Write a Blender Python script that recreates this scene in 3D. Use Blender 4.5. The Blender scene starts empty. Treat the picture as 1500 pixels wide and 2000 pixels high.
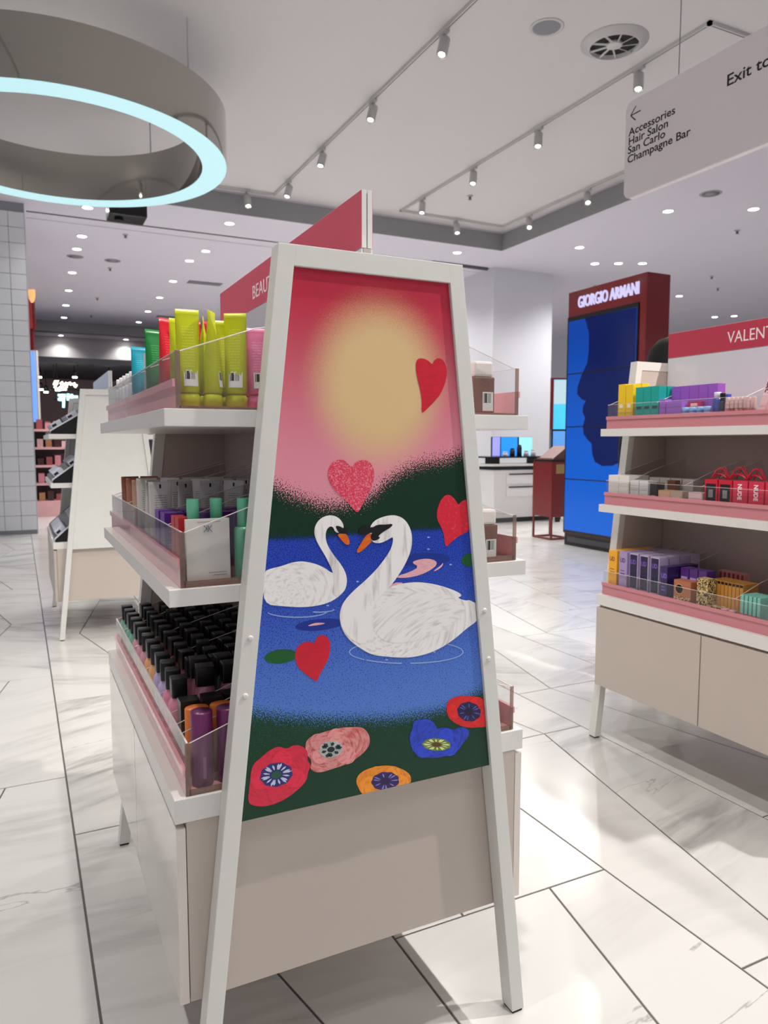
import bpy, bmesh, math, random
from mathutils import Vector, Matrix
random.seed(7)
SC = bpy.context.scene
COL = SC.collection

# ------------------------------------------------------------------ camera, world, exposure
CAM_H = 1.35
FPX = 1445.0                       # focal length in pixels of the 1500x2000 frame
PITCH = math.atan(134 / FPX)
HEAD = math.radians(26.23)         # camera heading, clockwise from the +Y aisle direction
cd = bpy.data.cameras.new('camera')
cam = bpy.data.objects.new('camera', cd); COL.objects.link(cam)
cd.sensor_fit = 'VERTICAL'; cd.sensor_height = 36.0; cd.sensor_width = 27.0
cd.lens = FPX / 2000 * 36.0
cd.clip_start = 0.02; cd.clip_end = 200
cam.location = (0, 0, CAM_H)
cam.rotation_euler = (math.pi / 2 - PITCH, 0, -HEAD)
cd.dof.use_dof = True; cd.dof.focus_distance = 1.75; cd.dof.aperture_fstop = 6.5
SC.camera = cam

w = bpy.data.worlds.new('store_ambient'); SC.world = w; w.use_nodes = True
w.node_tree.nodes['Background'].inputs[0].default_value = (0.90, 0.90, 1.0, 1)
w.node_tree.nodes['Background'].inputs[1].default_value = 0.42

SC.view_settings.view_transform = 'Standard'; SC.view_settings.look = 'None'
SC.view_settings.exposure = 0.0; SC.view_settings.gamma = 1.0
SC.view_settings.use_curve_mapping = False
SC.cycles.transparent_max_bounces = 24
SC.cycles.max_bounces = 8

SPOT_W = 230.0
SPOT_GAIN = 0.55
def spot(name, loc, target, watts=SPOT_W, size=1.5, col=(1.0, 0.965, 0.92), radius=0.045, blend=0.6, parent=None):
    l = bpy.data.lights.new(name, 'SPOT'); l.energy = watts * SPOT_GAIN; l.color = col
    l.spot_size = size; l.spot_blend = blend; l.shadow_soft_size = radius
    o = bpy.data.objects.new(name, l); COL.objects.link(o)
    d = Vector(target) - Vector(loc)
    q = d.to_track_quat('-Z', 'Y')
    o.location = loc; o.rotation_euler = q.to_euler()
    return o

# ------------------------------------------------------------------ photo pixel -> world helpers
_fw = Vector((math.sin(HEAD) * math.cos(PITCH), math.cos(HEAD) * math.cos(PITCH), -math.sin(PITCH)))
_rt = Vector((math.cos(HEAD), -math.sin(HEAD), 0))
_up = _rt.cross(_fw)
def ray(x, y): return _rt * ((x - 750) / FPX) - _up * ((y - 1000) / FPX) + _fw
CAMP = Vector((0, 0, CAM_H))
def onz(x, y, z=0.0):
    r = ray(x, y); return CAMP + r * ((z - CAM_H) / r.z)
def onx(x, y, X):
    r = ray(x, y); return CAMP + r * (X / r.x)
def ony(x, y, Y):
    r = ray(x, y); return CAMP + r * (Y / r.y)

# ------------------------------------------------------------------ materials
def lin(c):
    f = lambda v: v / 12.92 if v <= 0.04045 else ((v + 0.055) / 1.055) ** 2.4
    return tuple(f(v / 255.0) for v in c)
_mc = {}
def mat(rgb, rough=0.45, metal=0.0, coat=0.0, emit=0.0, var=0.04, scale=30.0, bump=0.0, spec=0.5):
    """plain painted / plastic / paper surface from an sRGB colour, with a little procedural variation"""
    key = (rgb, rough, metal, coat, emit, var, scale, bump, spec)
    if key in _mc: return _mc[key]
    m = bpy.data.materials.new('surface_%d' % len(_mc)); m.use_nodes = True
    nt = m.node_tree; b = nt.nodes['Principled BSDF']
    c = lin(rgb)
    b.inputs['Roughness'].default_value = rough; b.inputs['Metallic'].default_value = metal
    b.inputs['Coat Weight'].default_value = coat; b.inputs['Coat Roughness'].default_value = 0.08
    b.inputs['Specular IOR Level'].default_value = spec
    if var > 0:
        tc = nt.nodes.new('ShaderNodeTexCoord'); n = nt.nodes.new('ShaderNodeTexNoise')
        n.inputs['Scale'].default_value = scale; n.inputs['Detail'].default_value = 3
        r = nt.nodes.new('ShaderNodeMix'); r.data_type = 'RGBA'
        r.inputs[6].default_value = tuple(v * (1 - var) for v in c) + (1,)
        r.inputs[7].default_value = tuple(min(1, v * (1 + var)) for v in c) + (1,)
        nt.links.new(tc.outputs['Object'], n.inputs['Vector'])
        nt.links.new(n.outputs['Fac'], r.inputs[0]); nt.links.new(r.outputs[2], b.inputs['Base Color'])
        if bump > 0:
            bp = nt.nodes.new('ShaderNodeBump'); bp.inputs['Strength'].default_value = bump
            bp.inputs['Distance'].default_value = 0.002
            nt.links.new(n.outputs['Fac'], bp.inputs['Height']); nt.links.new(bp.outputs['Normal'], b.inputs['Normal'])
    else:
        b.inputs['Base Color'].default_value = c + (1,)
    if emit > 0:
        b.inputs['Emission Color'].default_value = c + (1,); b.inputs['Emission Strength'].default_value = emit
    _mc[key] = m
    return m

def glow(rgb, strength):
    key = ('glow', rgb, strength)
    if key in _mc: return _mc[key]
    m = bpy.data.materials.new('glow_%d' % len(_mc)); m.use_nodes = True; b = m.node_tree.nodes['Principled BSDF']
    b.inputs['Base Color'].default_value = (0.02, 0.02, 0.02, 1); b.inputs['Roughness'].default_value = 0.35
    b.inputs['Emission Color'].default_value = lin(rgb) + (1,); b.inputs['Emission Strength'].default_value = strength
    _mc[key] = m; return m
def clear_mat(name, tint=(1, 1, 1), gloss=0.5, haze=0.0):
    """thin clear acrylic: transparent with a fresnel sheen"""
    m = bpy.data.materials.new(name); m.use_nodes = True; nt = m.node_tree
    nt.nodes.clear(); N = nt.nodes.new
    out = N('ShaderNodeOutputMaterial'); tr = N('ShaderNodeBsdfTransparent'); gl = N('ShaderNodeBsdfGlossy')
    df = N('ShaderNodeBsdfDiffuse'); fr = N('ShaderNodeFresnel'); mx = N('ShaderNodeMixShader'); m2 = N('ShaderNodeMixShader')
    mu = N('ShaderNodeMath'); mu.operation = 'MULTIPLY'; mu.inputs[1].default_value = gloss
    fr.inputs['IOR'].default_value = 1.49
    tr.inputs[0].default_value = tint + (1,); gl.inputs['Roughness'].default_value = 0.03
    df.inputs[0].default_value = tint + (1,); m2.inputs[0].default_value = haze
    L = nt.links.new
    ge = N('ShaderNodeNewGeometry'); iv = N('ShaderNodeMath'); iv.operation = 'SUBTRACT'; iv.inputs[0].default_value = 1.0; L(ge.outputs['Backfacing'], iv.inputs[1])
    m0 = N('ShaderNodeMath'); m0.operation = 'MULTIPLY'; L(fr.outputs[0], m0.inputs[0]); L(iv.outputs[0], m0.inputs[1])
    L(m0.outputs[0], mu.inputs[0]); L(mu.outputs[0], mx.inputs[0]); L(tr.outputs[0], m2.inputs[1]); L(df.outputs[0], m2.inputs[2])
    L(m2.outputs[0], mx.inputs[1]); L(gl.outputs[0], mx.inputs[2]); L(mx.outputs[0], out.inputs[0])
    return m

def marble_mat():
    m = bpy.data.materials.new('white_marble'); m.use_nodes = True; nt = m.node_tree
    N = nt.nodes.new; L = nt.links.new; b = nt.nodes['Principled BSDF']
    tc = N('ShaderNodeTexCoord'); oi = N('ShaderNodeObjectInfo')
    sc = N('ShaderNodeVectorMath'); sc.operation = 'SCALE'; sc.inputs[0].default_value = (31, 17, 9)
    L(oi.outputs['Random'], sc.inputs['Scale'])
    ad = N('ShaderNodeVectorMath'); ad.operation = 'ADD'; L(tc.outputs['Object'], ad.inputs[0]); L(sc.outputs[0], ad.inputs[1])
    mp = N('ShaderNodeMapping'); mp.inputs['Rotation'].default_value = (0, 0, 0.5); mp.inputs['Scale'].default_value = (0.75, 2.9, 1.0)
    vr = N('ShaderNodeVectorRotate'); vr.rotation_type = 'Z_AXIS'; an = N('ShaderNodeMapRange'); an.inputs[3].default_value = -0.5; an.inputs[4].default_value = 0.7
    wn_ = N('ShaderNodeTexWhiteNoise'); wn_.noise_dimensions = '1D'; L(oi.outputs['Random'], wn_.inputs['W']); L(wn_.outputs['Value'], an.inputs[0])
    L(ad.outputs[0], vr.inputs['Vector']); L(an.outputs[0], vr.inputs['Angle'])
    L(vr.outputs[0], mp.inputs['Vector'])
    # broad smoky streaks
    n1 = N('ShaderNodeTexNoise'); n1.inputs['Scale'].default_value = 1.5; n1.inputs['Detail'].default_value = 9
    n1.inputs['Roughness'].default_value = 0.46; n1.inputs['Distortion'].default_value = 0.35
    L(mp.outputs[0], n1.inputs['Vector'])
    r1 = N('ShaderNodeValToRGB'); r1.color_ramp.elements[0].position = 0.42; r1.color_ramp.elements[1].position = 0.68
    r1.color_ramp.elements[0].color = (0, 0, 0, 1); r1.color_ramp.elements[1].color = (1, 1, 1, 1)
    L(n1.outputs['Fac'], r1.inputs[0])
    # thin dark veins : |noise - .5| small
    n2 = N('ShaderNodeTexNoise'); n2.inputs['Scale'].default_value = 1.9; n2.inputs['Detail'].default_value = 5
    n2.inputs['Roughness'].default_value = 0.55; n2.inputs['Distortion'].default_value = 0.5
    L(mp.outputs[0], n2.inputs['Vector'])
    s = N('ShaderNodeMath'); s.operation = 'SUBTRACT'; s.inputs[1].default_value = 0.5
    sv = N('ShaderNodeSeparateXYZ'); L(vr.outputs[0], sv.inputs[0])
    w1 = N('ShaderNodeMath'); w1.operation = 'MULTIPLY_ADD'; w1.inputs[1].default_value = 0.62; L(n2.outputs['Fac'], w1.inputs[0]); L(sv.outputs[1], w1.inputs[2])
    w2 = N('ShaderNodeMath'); w2.operation = 'MULTIPLY'; w2.inputs[1].default_value = 1.5; L(w1.outputs[0], w2.inputs[0])
    w3 = N('ShaderNodeMath'); w3.operation = 'FRACT'; L(w2.outputs[0], w3.inputs[0]); L(w3.outputs[0], s.inputs[0])
    a = N('ShaderNodeMath'); a.operation = 'ABSOLUTE'; L(s.outputs[0], a.inputs[0])
    r2 = N('ShaderNodeValToRGB'); r2.color_ramp.elements[0].position = 0.0; r2.color_ramp.elements[1].position = 0.011
    r2.color_ramp.elements[0].color = (1, 1, 1, 1); r2.color_ramp.elements[1].color = (0, 0, 0, 1)
    L(a.outputs[0], r2.inputs[0])
    n3 = N('ShaderNodeTexNoise'); n3.inputs['Scale'].default_value = 1.3; L(ad.outputs[0], n3.inputs['Vector'])
    r3 = N('ShaderNodeValToRGB'); r3.color_ramp.elements[0].position = 0.44; r3.color_ramp.elements[1].position = 0.56
    L(n3.outputs['Fac'], r3.inputs[0])
    mv = N('ShaderNodeMath'); mv.operation = 'MULTIPLY'; L(r2.outputs[0], mv.inputs[0]); L(r3.outputs[0], mv.inputs[1])
    # fine hatching streaks inside the smoky areas
    mp2 = N('ShaderNodeMapping'); mp2.inputs['Rotation'].default_value = (0, 0, 0.45); mp2.inputs['Scale'].default_value = (3, 19, 1)
    L(vr.outputs[0], mp2.inputs['Vector'])
    n4 = N('ShaderNodeTexNoise'); n4.inputs['Scale'].default_value = 1.0; n4.inputs['Detail'].default_value = 5; n4.inputs['Distortion'].default_value = 0.5
    L(mp2.outputs[0], n4.inputs['Vector'])
    r4 = N('ShaderNodeMapRange'); r4.inputs[1].default_value = 0.35; r4.inputs[2].default_value = 0.7; L(n4.outputs['Fac'], r4.inputs[0])
    # per tile amount of smoke
    am = N('ShaderNodeMapRange'); am.inputs[3].default_value = 0.08; am.inputs[4].default_value = 1.15
    pw = N('ShaderNodeMath'); pw.operation = 'POWER'; pw.inputs[1].default_value = 1.25; L(oi.outputs['Random'], pw.inputs[0]); L(pw.outputs[0], am.inputs[0])
    m1 = N('ShaderNodeMath'); m1.operation = 'MULTIPLY'; L(r1.outputs[0], m1.inputs[0]); L(r4.outputs[0], m1.inputs[1])
    m2 = N('ShaderNodeMath'); m2.operation = 'MULTIPLY'; L(m1.outputs[0], m2.inputs[0]); L(am.outputs[0], m2.inputs[1])
    c1 = N('ShaderNodeMix'); c1.data_type = 'RGBA'; c1.inputs[6].default_value = (0.63, 0.62, 0.60, 1); c1.inputs[7].default_value = (0.27, 0.26, 0.255, 1)
    L(m2.outputs[0], c1.inputs[0])
    c2 = N('ShaderNodeMix'); c2.data_type = 'RGBA'; c2.inputs[7].default_value = (0.2, 0.19, 0.18, 1)
    L(c1.outputs[2], c2.inputs[6])
    mf = N('ShaderNodeMath'); mf.operation = 'MULTIPLY'; mf.inputs[1].default_value = 0.6; L(mv.outputs[0], mf.inputs[0]); L(mf.outputs[0], c2.inputs[0])
    L(c2.outputs[2], b.inputs['Base Color'])
    b.inputs['Roughness'].default_value = 0.2; b.inputs['Specular IOR Level'].default_value = 0.45
    return m

# ------------------------------------------------------------------ mesh helpers
def obj(name, bm_or_me, m=None, parent=None, loc=None, smooth=False):
    if isinstance(bm_or_me, bmesh.types.BMesh):
        me = bpy.data.meshes.new(name); bm_or_me.normal_update(); bm_or_me.to_mesh(me); bm_or_me.free()
    else: me = bm_or_me
    if m is not None and not me.materials: me.materials.append(m)
    if smooth:
        for p in me.polygons: p.use_smooth = True
    o = bpy.data.objects.new(name, me); COL.objects.link(o)
    if parent is not None: o.parent = parent
    if loc is not None: o.location = loc
    return o
def tag(o, label=None, cat=None, group=None, kind=None):
    if label: o['label'] = label
    if cat: o['category'] = cat
    if group: o['group'] = group
    if kind: o['kind'] = kind
    return o
def empty(name, loc=(0, 0, 0), rz=0.0, label=None, cat=None, group=None):
    o = bpy.data.objects.new(name, None); COL.objects.link(o)
    o.location = loc; o.rotation_euler = (0, 0, rz); o.empty_display_size = 0.05
    return tag(o, label, cat, group)
def box(x0, x1, y0, y1, z0, z1, bev=0.0, bm=None, seg=2):
    nb = bmesh.new()
    vs = [nb.verts.new(p) for p in ((x0, y0, z0), (x1, y0, z0), (x1, y1, z0), (x0, y1, z0), (x0, y0, z1), (x1, y0, z1), (x1, y1, z1), (x0, y1, z1))]
    for f in ((0, 3, 2, 1), (4, 5, 6, 7), (0, 1, 5, 4), (1, 2, 6, 5), (2, 3, 7, 6), (3, 0, 4, 7)): nb.faces.new([vs[i] for i in f])
    if bev > 0: bmesh.ops.bevel(nb, geom=nb.edges[:], offset=bev, segments=seg, affect='EDGES', profile=0.6)
    return merge(bm, nb)
def merge(bm, nb):
    if bm is None: return nb
    me = bpy.data.meshes.new('tmp'); nb.to_mesh(me); nb.free(); bm.from_mesh(me); bpy.data.meshes.remove(me); return bm
def hexa(pts, bev=0.0, bm=None):
    """8 points: bottom ring 4 (ccw from above), top ring 4"""
    nb = bmesh.new(); vs = [nb.verts.new(p) for p in pts]
    for f in ((0, 3, 2, 1), (4, 5, 6, 7), (0, 1, 5, 4), (1, 2, 6, 5), (2, 3, 7, 6), (3, 0, 4, 7)): nb.faces.new([vs[i] for i in f])
    bmesh.ops.recalc_face_normals(nb, faces=nb.faces[:])
    if bev > 0: bmesh.ops.bevel(nb, geom=nb.edges[:], offset=bev, segments=2, affect='EDGES', profile=0.6)
    return merge(bm, nb)
def prism(pts, v, bm=None, bev=0.0):
    """extrude a 3-D polygon by vector v"""
    nb = bmesh.new(); v = Vector(v)
    a = [nb.verts.new(p) for p in pts]; b = [nb.verts.new(Vector(p) + v) for p in pts]; n = len(a)
    nb.faces.new(a); nb.faces.new(b[::-1])
    for i in range(n): nb.faces.new((a[i], a[(i + 1) % n], b[(i + 1) % n], b[i]))
    bmesh.ops.recalc_face_normals(nb, faces=nb.faces[:])
    if bev > 0: bmesh.ops.bevel(nb, geom=nb.edges[:], offset=bev, segments=2, affect='EDGES')
    return merge(bm, nb)
def lathe(prof, n=20, bm=None, c=(0, 0, 0), sx=1.0, sy=1.0):
    nb = bmesh.new(); rings = []
    for r, z in prof:
        rings.append([nb.verts.new((c[0] + sx * r * math.cos(2 * math.pi * i / n), c[1] + sy * r * math.sin(2 * math.pi * i / n), c[2] + z)) for i in range(n)])
    for a, b in zip(rings, rings[1:]):
        for i in range(n): nb.faces.new((a[i], a[(i + 1) % n], b[(i + 1) % n], b[i]))
    nb.faces.new(rings[0][::-1]); nb.faces.new(rings[-1])
    bmesh.ops.remove_doubles(nb, verts=nb.verts[:], dist=1e-6)
    bmesh.ops.recalc_face_normals(nb, faces=nb.faces[:])
    return merge(bm, nb)
def tube(path, r, n=8, bm=None, closed=False):
    nb = bmesh.new(); P = [Vector(p) for p in path]; rings = []; k = len(P)
    for i, p in enumerate(P):
        if closed: t = (P[(i + 1) % k] - P[i - 1]).normalized()
        else: t = (P[min(i + 1, k - 1)] - P[max(i - 1, 0)]).normalized()
        u = t.cross(Vector((0, 0, 1)))
        if u.length < 1e-3: u = t.cross(Vector((1, 0, 0)))
        u.normalize(); v = t.cross(u)
        rings.append([nb.verts.new(p + (u * math.cos(2 * math.pi * j / n) + v * math.sin(2 * math.pi * j / n)) * r) for j in range(n)])
    rr = list(zip(rings, rings[1:])) + ([(rings[-1], rings[0])] if closed else [])
    for a, b in rr:
        for j in range(n): nb.faces.new((a[j], a[(j + 1) % n], b[(j + 1) % n], b[j]))
    if not closed: nb.faces.new(rings[0][::-1]); nb.faces.new(rings[-1])
    bmesh.ops.recalc_face_normals(nb, faces=nb.faces[:])
    return merge(bm, nb)
FACE_NX = Matrix(((0, 0, -1), (-1, 0, 0), (0, 1, 0)))      # text/print facing -X
FACE_NY = Matrix(((1, 0, 0), (0, 0, -1), (0, 1, 0)))       # text/print facing -Y
def text_mesh(s, size, extrude=0.001, sx=1.0, bold=0.0, shear=0.0, spacing=1.0):
    cu = bpy.data.curves.new('lettering', 'FONT'); cu.body = s; cu.size = size; cu.extrude = extrude
    cu.offset = bold; cu.shear = shear; cu.space_character = spacing; cu.resolution_u = 3
    o = bpy.data.objects.new('lettering', cu); COL.objects.link(o)
    dg = bpy.context.evaluated_depsgraph_get(); dg.update()
    me = bpy.data.meshes.new_from_object(o.evaluated_get(dg))
    bpy.data.objects.remove(o); bpy.data.curves.remove(cu)
    for v in me.vertices: v.co.x *= sx
    me.materials.clear()
    return me
def text(s, size, m, parent, loc, face, name='lettering', **k):
    me = text_mesh(s, size, **k); o = obj(name, me, m, parent)
    o.matrix_local = Matrix.Translation(loc) @ face.to_4x4()
    return o
ORD = ['first', 'second', 'third', 'fourth', 'fifth', 'sixth', 'seventh', 'eighth', 'ninth', 'tenth', 'eleventh', 'twelfth', 'thirteenth', 'fourteenth', 'fifteenth', 'sixteenth']

# common materials
WHITE = mat((226, 224, 220), 0.32, coat=0.25, var=0.02)
FRAMEW = mat((222, 222, 217), 0.38, var=0.03, scale=18)
BEIGE = mat((194, 182, 172), 0.42, coat=0.12, var=0.025, scale=6)
DOORG = mat((222, 214, 206), 0.14, coat=0.6, var=0.02, scale=5)
TAUPE = mat((178, 166, 160), 0.5, var=0.03)
DARK = mat((22, 20, 20), 0.5)
PINKRAIL = mat((230, 166, 172), 0.12, coat=0.5, var=0.02)
PINKSIGN = mat((205, 66, 92), 0.5, var=0.03, scale=4)
CLEAR = clear_mat('clear_acrylic', (0.965, 0.965, 0.965), 1.25, 0.008)
EDGEGLINT = mat((232, 222, 220), 0.2, var=0)  # pale strips that paint the highlight line along the acrylic edges
SMOKE = clear_mat('rose_acrylic_edge', (0.62, 0.50, 0.44), 0.9, 0.22)
RUBBER = mat((18, 18, 18), 0.7)
TXTW = mat((245, 240, 240), 0.5, var=0)
TXTK = mat((25, 25, 28), 0.6, var=0)
CEIL = mat((214, 211, 212), 0.8, var=0.015, scale=2)
CEILLOW = mat((220, 216, 228), 0.8, var=0.015, scale=2)
GREYFASC = mat((150, 150, 153), 0.7, var=0.02)
CHROME = mat((178, 175, 170), 0.05, metal=1.0, var=0)
LAMPW = mat((255, 252, 245), 0.4, emit=14.0, var=0)
TRACKW = mat((205, 203, 202), 0.4, var=0)
BLACKG = mat((14, 14, 16), 0.25, var=0)

# ------------------------------------------------------------------ floor (herringbone-like split tiles)
ZC = 5.12      # raised ceiling
ZL = 4.80      # lower ceiling
fl = obj('floor', box(-14, 34, -6, 34, -0.12, -0.003), mat((92, 88, 84), 0.6, var=0.08), None)
tag(fl, 'pale grey veined marble tile floor with thin dark joints', kind='structure')
MARBLE = marble_mat()
CW, RH, G = 0.75, 1.47, 0.0032
def tile_mesh(pts):
    """pts ccw, local to the cell corner; shrunk for the joint, chamfered edge"""
    c = Vector((sum(p[0] for p in pts) / len(pts), sum(p[1] for p in pts) / len(pts), 0))
    n = len(pts); P = [Vector((p[0], p[1], 0)) for p in pts]
    def inset(d):
        out = []
        for i in range(n):
            a, b, cc = P[i - 1], P[i], P[(i + 1) % n]
            e1 = (b - a).normalized(); e2 = (cc - b).normalized()
            n1 = Vector((-e1.y, e1.x, 0)); n2 = Vector((-e2.y, e2.x, 0))
            k = (n1 + n2); k = k / (1 + n1.dot(n2)); out.append(b + k * d)
        return out
    bm = bmesh.new()
    r0 = [bm.verts.new((p.x, p.y, -0.01)) for p in inset(G)]
    r1 = [bm.verts.new((p.x, p.y, -0.0012)) for p in inset(G)]
    r2 = [bm.verts.new((p.x, p.y, 0.0)) for p in inset(G + 0.0014)]
    bm.faces.new(r2)
    for A, B in ((r0, r1), (r1, r2)):
        for i in range(n): bm.faces.new((A[i], A[(i + 1) % n], B[(i + 1) % n], B[i]))
    me = bpy.data.meshes.new('tile'); bm.to_mesh(me); bm.free(); me.materials.append(MARBLE)
    return me
XA, XB = 0.22, 0.53
T = {('D', 0): tile_mesh([(0, 0), (XA, 0), (XB, RH), (0, RH)]), ('D', 1): tile_mesh([(XA, 0), (CW, 0), (CW, RH), (XB, RH)]),
     ('U', 0): tile_mesh([(0, 0), (XB, 0), (XA, RH), (0, RH)]), ('U', 1): tile_mesh([(XB, 0), (CW, 0), (CW, RH), (XA, RH)])}
# orientation read off the photo, (column, row) ; column 0 starts at x = 0.12
KNOWN = {(-1, 1): 'D', (-1, 2): 'D', (-1, 3): 'U', (-1, 4): 'U', (-1, 5): 'D', (0, 0): 'U', (1, -1): 'D', (1, 0): 'D', (2, 0): 'D', (2, 1): 'U',
         (3, 0): 'U', (3, 1): 'D', (4, 2): 'D', (4, 1): 'U', (5, 2): 'D'}
cells = []
for c in range(-14, 40):
    for r in range(-2, 18):
        x0 = 0.12 + CW * c; y0 = (1.20 if c % 2 == 0 else 1.70) + RH * r
        cx, cy = x0 + CW / 2, y0 + RH / 2
        if not (-9 < cx < 26 and -2.5 < cy < 26): continue
        v = Vector((cx, cy, 0)) - CAMP
        dep = v.dot(_fw); px = 750 + FPX * v.dot(_rt) / max(dep, 0.05) if dep > 0.05 else 0
        vis = dep > 0.2 and -500 < px < 2000
        cells.append((0 if vis else 1, v.length, c, r, x0, y0))
cells.sort()
far = bmesh.new()
for i, (nv, d, c, r, x0, y0) in enumerate(cells):
    o_ = KNOWN.get((c, r)) or ('D' if (c * 3 + r * 5 + (r // 2)) % 4 < 2 else 'U')
    for s in (0, 1):
        if i < 145: obj('tile', T[(o_, s)], None, fl, (x0, y0, 0))
        else:
            n0 = len(far.verts); far.from_mesh(T[(o_, s)]); far.verts.ensure_lookup_table()
            bmesh.ops.translate(far, verts=far.verts[n0:], vec=(x0, y0, 0))
ft = obj('tile_field', far, MARBLE, fl); tag(ft, kind='stuff')

# ------------------------------------------------------------------ gondola display unit (local = world coordinates of the near unit)
XC, HW = 0.641, 0.4035       # centre, half shelf width
Y0, Y1 = 1.376, 2.522        # shelf ends
YF = 1.335                   # front of near frame
ZS = (0.677, 1.081, 1.413)   # shelf tops
ZT = 1.717
LS = 0.1117                  # leg splay per metre
LW, LD = 0.034, 0.041
def leg_x(z): return 0.390 - (0.1117 * z)     # outer half width at height z
def gondola(dx, dy, label, group, header=None, poster=False, near_panel=True, blank=False):
    root = empty('display_gondola', (XC + dx, (YF + Y1 + LD) / 2 + dy, 0), 0, label, 'display unit', group)
    off = Vector((-XC, -(YF + Y1 + LD) / 2, 0))
    def P(name, bm, m, parent=root, **k):
        bmesh.ops.translate(bm, verts=bm.verts[:], vec=off)
        return obj(name, bm, m, parent, **k)
    for yf, d in ((YF, LD), (Y1, LD)):
        for s in (-1, 1):
            a0, a1 = leg_x(0.0), leg_x(ZT)
            q = lambda hw, z, y: (XC + s * hw, y, z)
            pts = [q(a0, 0.006, yf), q(a0 - LW, 0.006, yf), q(a0 - LW, 0.006, yf + d), q(a0, 0.006, yf + d),
                   q(a1, ZT, yf), q(a1 - LW, ZT, yf), q(a1 - LW, ZT, yf + d), q(a1, ZT, yf + d)]
            lg = P('leg', hexa(pts, 0.0015), FRAMEW)
            P('foot_pad', box(min(XC + s * (a0 - 0.003), XC + s * (a0 - LW + 0.003)), max(XC + s * (a0 - 0.003), XC + s * (a0 - LW + 0.003)), yf + 0.003, yf + d - 0.003, 0.0, 0.0065), RUBBER, lg)
            if yf == YF and poster:
                for zz in (0.875, 0.985):
                    b = lathe([(0.0052, 0), (0.0052, 0.002), (0.003, 0.0035)], 10)
                    bmesh.ops.rotate(b, verts=b.verts[:], matrix=Matrix.Rotation(math.pi / 2, 3, 'X'))
                    bmesh.ops.translate(b, verts=b.verts[:], vec=(XC + s * (leg_x(zz) - LW / 2), yf, zz))
                    P('screw', b, WHITE, lg)
        a1 = leg_x(ZT) - LW + 0.001
        a2 = leg_x(ZT - 0.039) - LW + 0.001
        P('crossbar', hexa([(XC - a2, yf, ZT - 0.039), (XC + a2, yf, ZT - 0.039), (XC + a2, yf + d, ZT - 0.039), (XC - a2, yf + d, ZT - 0.039),
                            (XC - a1, yf, ZT), (XC + a1, yf, ZT), (XC + a1, yf + d, ZT), (XC - a1, yf + d, ZT)], 0.0012), FRAMEW)
        # end panel between the legs, above the cabinet
        zb, zt = 0.627, ZT - 0.0395
        b0, b1 = leg_x(zb) - LW - 0.0005, leg_x(zt) - LW - 0.0005
        ya, yb = (yf + 0.011, yf + d - 0.002) if yf == YF else (yf + 0.002, yf + d - 0.011)
        P('end_panel', hexa([(XC - b0, ya, zb), (XC + b0, ya, zb), (XC + b0, yb, zb), (XC - b0, yb, zb),
                             (XC - b1, ya, zt), (XC + b1, ya, zt), (XC + b1, yb, zt), (XC - b1, yb, zt)]), FRAMEW if blank else BEIGE)
    # centre spine panel
    P('spine_panel', box(XC - 0.008, XC + 0.008, Y0 + 0.001, Y1 - 0.001, 0.63, 1.737), TAUPE)
    for zs, th in zip(ZS, (0.047, 0.033, 0.032)):
        for s in (-1, 1):
            x0, x1 = sorted((XC + s * 0.0085, XC + s * HW))
            P('shelf', box(x0, x1, Y0 + 0.0005, Y1 - 0.0005, zs - th, zs, 0.0012), WHITE)
    # cabinet: carcass, doors each side, recess
    P('cabinet_body', box(XC - HW + 0.021, XC + HW - 0.021, Y0 + 0.002, Y1 - 0.002, 0.2635, 0.6295, 0.001), BEIGE)
    for s in (-1, 1):
        for k in (0, 1):
            ya = Y0 + 0.002 + k * (Y1 - Y0) / 2; yb = ya + (Y1 - Y0) / 2 - 0.005
            x0, x1 = sorted((XC + s * (HW - 0.0195), XC + s * (HW - 0.0015)))
            P('cabinet_door', box(x0, x1, ya, yb, 0.262, 0.619, 0.001), DOORG if dx == 0 and dy == 0 else BEIGE)
    if header:
        hm, words = header
        for s in (-1, 1):
            x0, x1 = sorted((XC + s * 0.0012, XC + s * 0.0115))
            bd = P('header_board', box(x0, x1, Y0 + 0.001, Y1 - 0.001, 1.738, 1.85, 0.0006), WHITE)
            x0, x1 = sorted((XC + s * 0.0115, XC + s * 0.0122))
            fc = P('header_print', box(x0, x1, Y0 + 0.0015, Y1 - 0.0015, 1.739, 1.849), hm, bd)
            if words and s < 0:
                wd, yst, sz = words
                text(wd, sz, TXTW, bd, Vector((XC - 0.0124, yst, 1.766 if wd == 'BEAUTY' else 1.770)) + off, FACE_NX, extrude=0.0003, sx=1.12 if wd == 'BEAUTY' else 0.86)
        for s in (-1, 1):    # light backing board under the sign, above the top shelf
            x0, x1 = sorted((XC + s * 0.0085, XC + s * 0.0125))
            P('backing_board', box(x0, x1, Y0 + 0.002, Y1 - 0.002, 1.4135, 1.7365), mat((214, 220, 226), 0.12, coat=0.6, var=0.01))
    return root, off

PINKHEAD = mat((214, 88, 110), 0.42, var=0.05, scale=3)
REDHEAD = mat((190, 62, 84), 0.45, var=0.05, scale=3)
G1, OFF1 = gondola(0, 0, 'white trapezoid display unit with the swan poster on its near end, in the foreground', 'display gondolas',
                   header=(PINKHEAD, ('BEAUTY', 2.142, 0.054)), poster=True)
RDX = 2.07
G2, OFF2 = gondola(RDX, 0, 'white display unit with beige cabinet at the right edge, under the VALENT sign', 'display gondolas',
                   header=(REDHEAD, ('VALENT', 2.205, 0.068)))
BDX, BDY = -0.05, 4.1
BLUEH = mat((196, 206, 232), 0.3, var=0.02)
G3, OFF3 = gondola(BDX, BDY, 'plain white blank-ended display unit in the background beside the tiled pillar', 'display gondolas', header=(BLUEH, None), blank=True)

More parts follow.
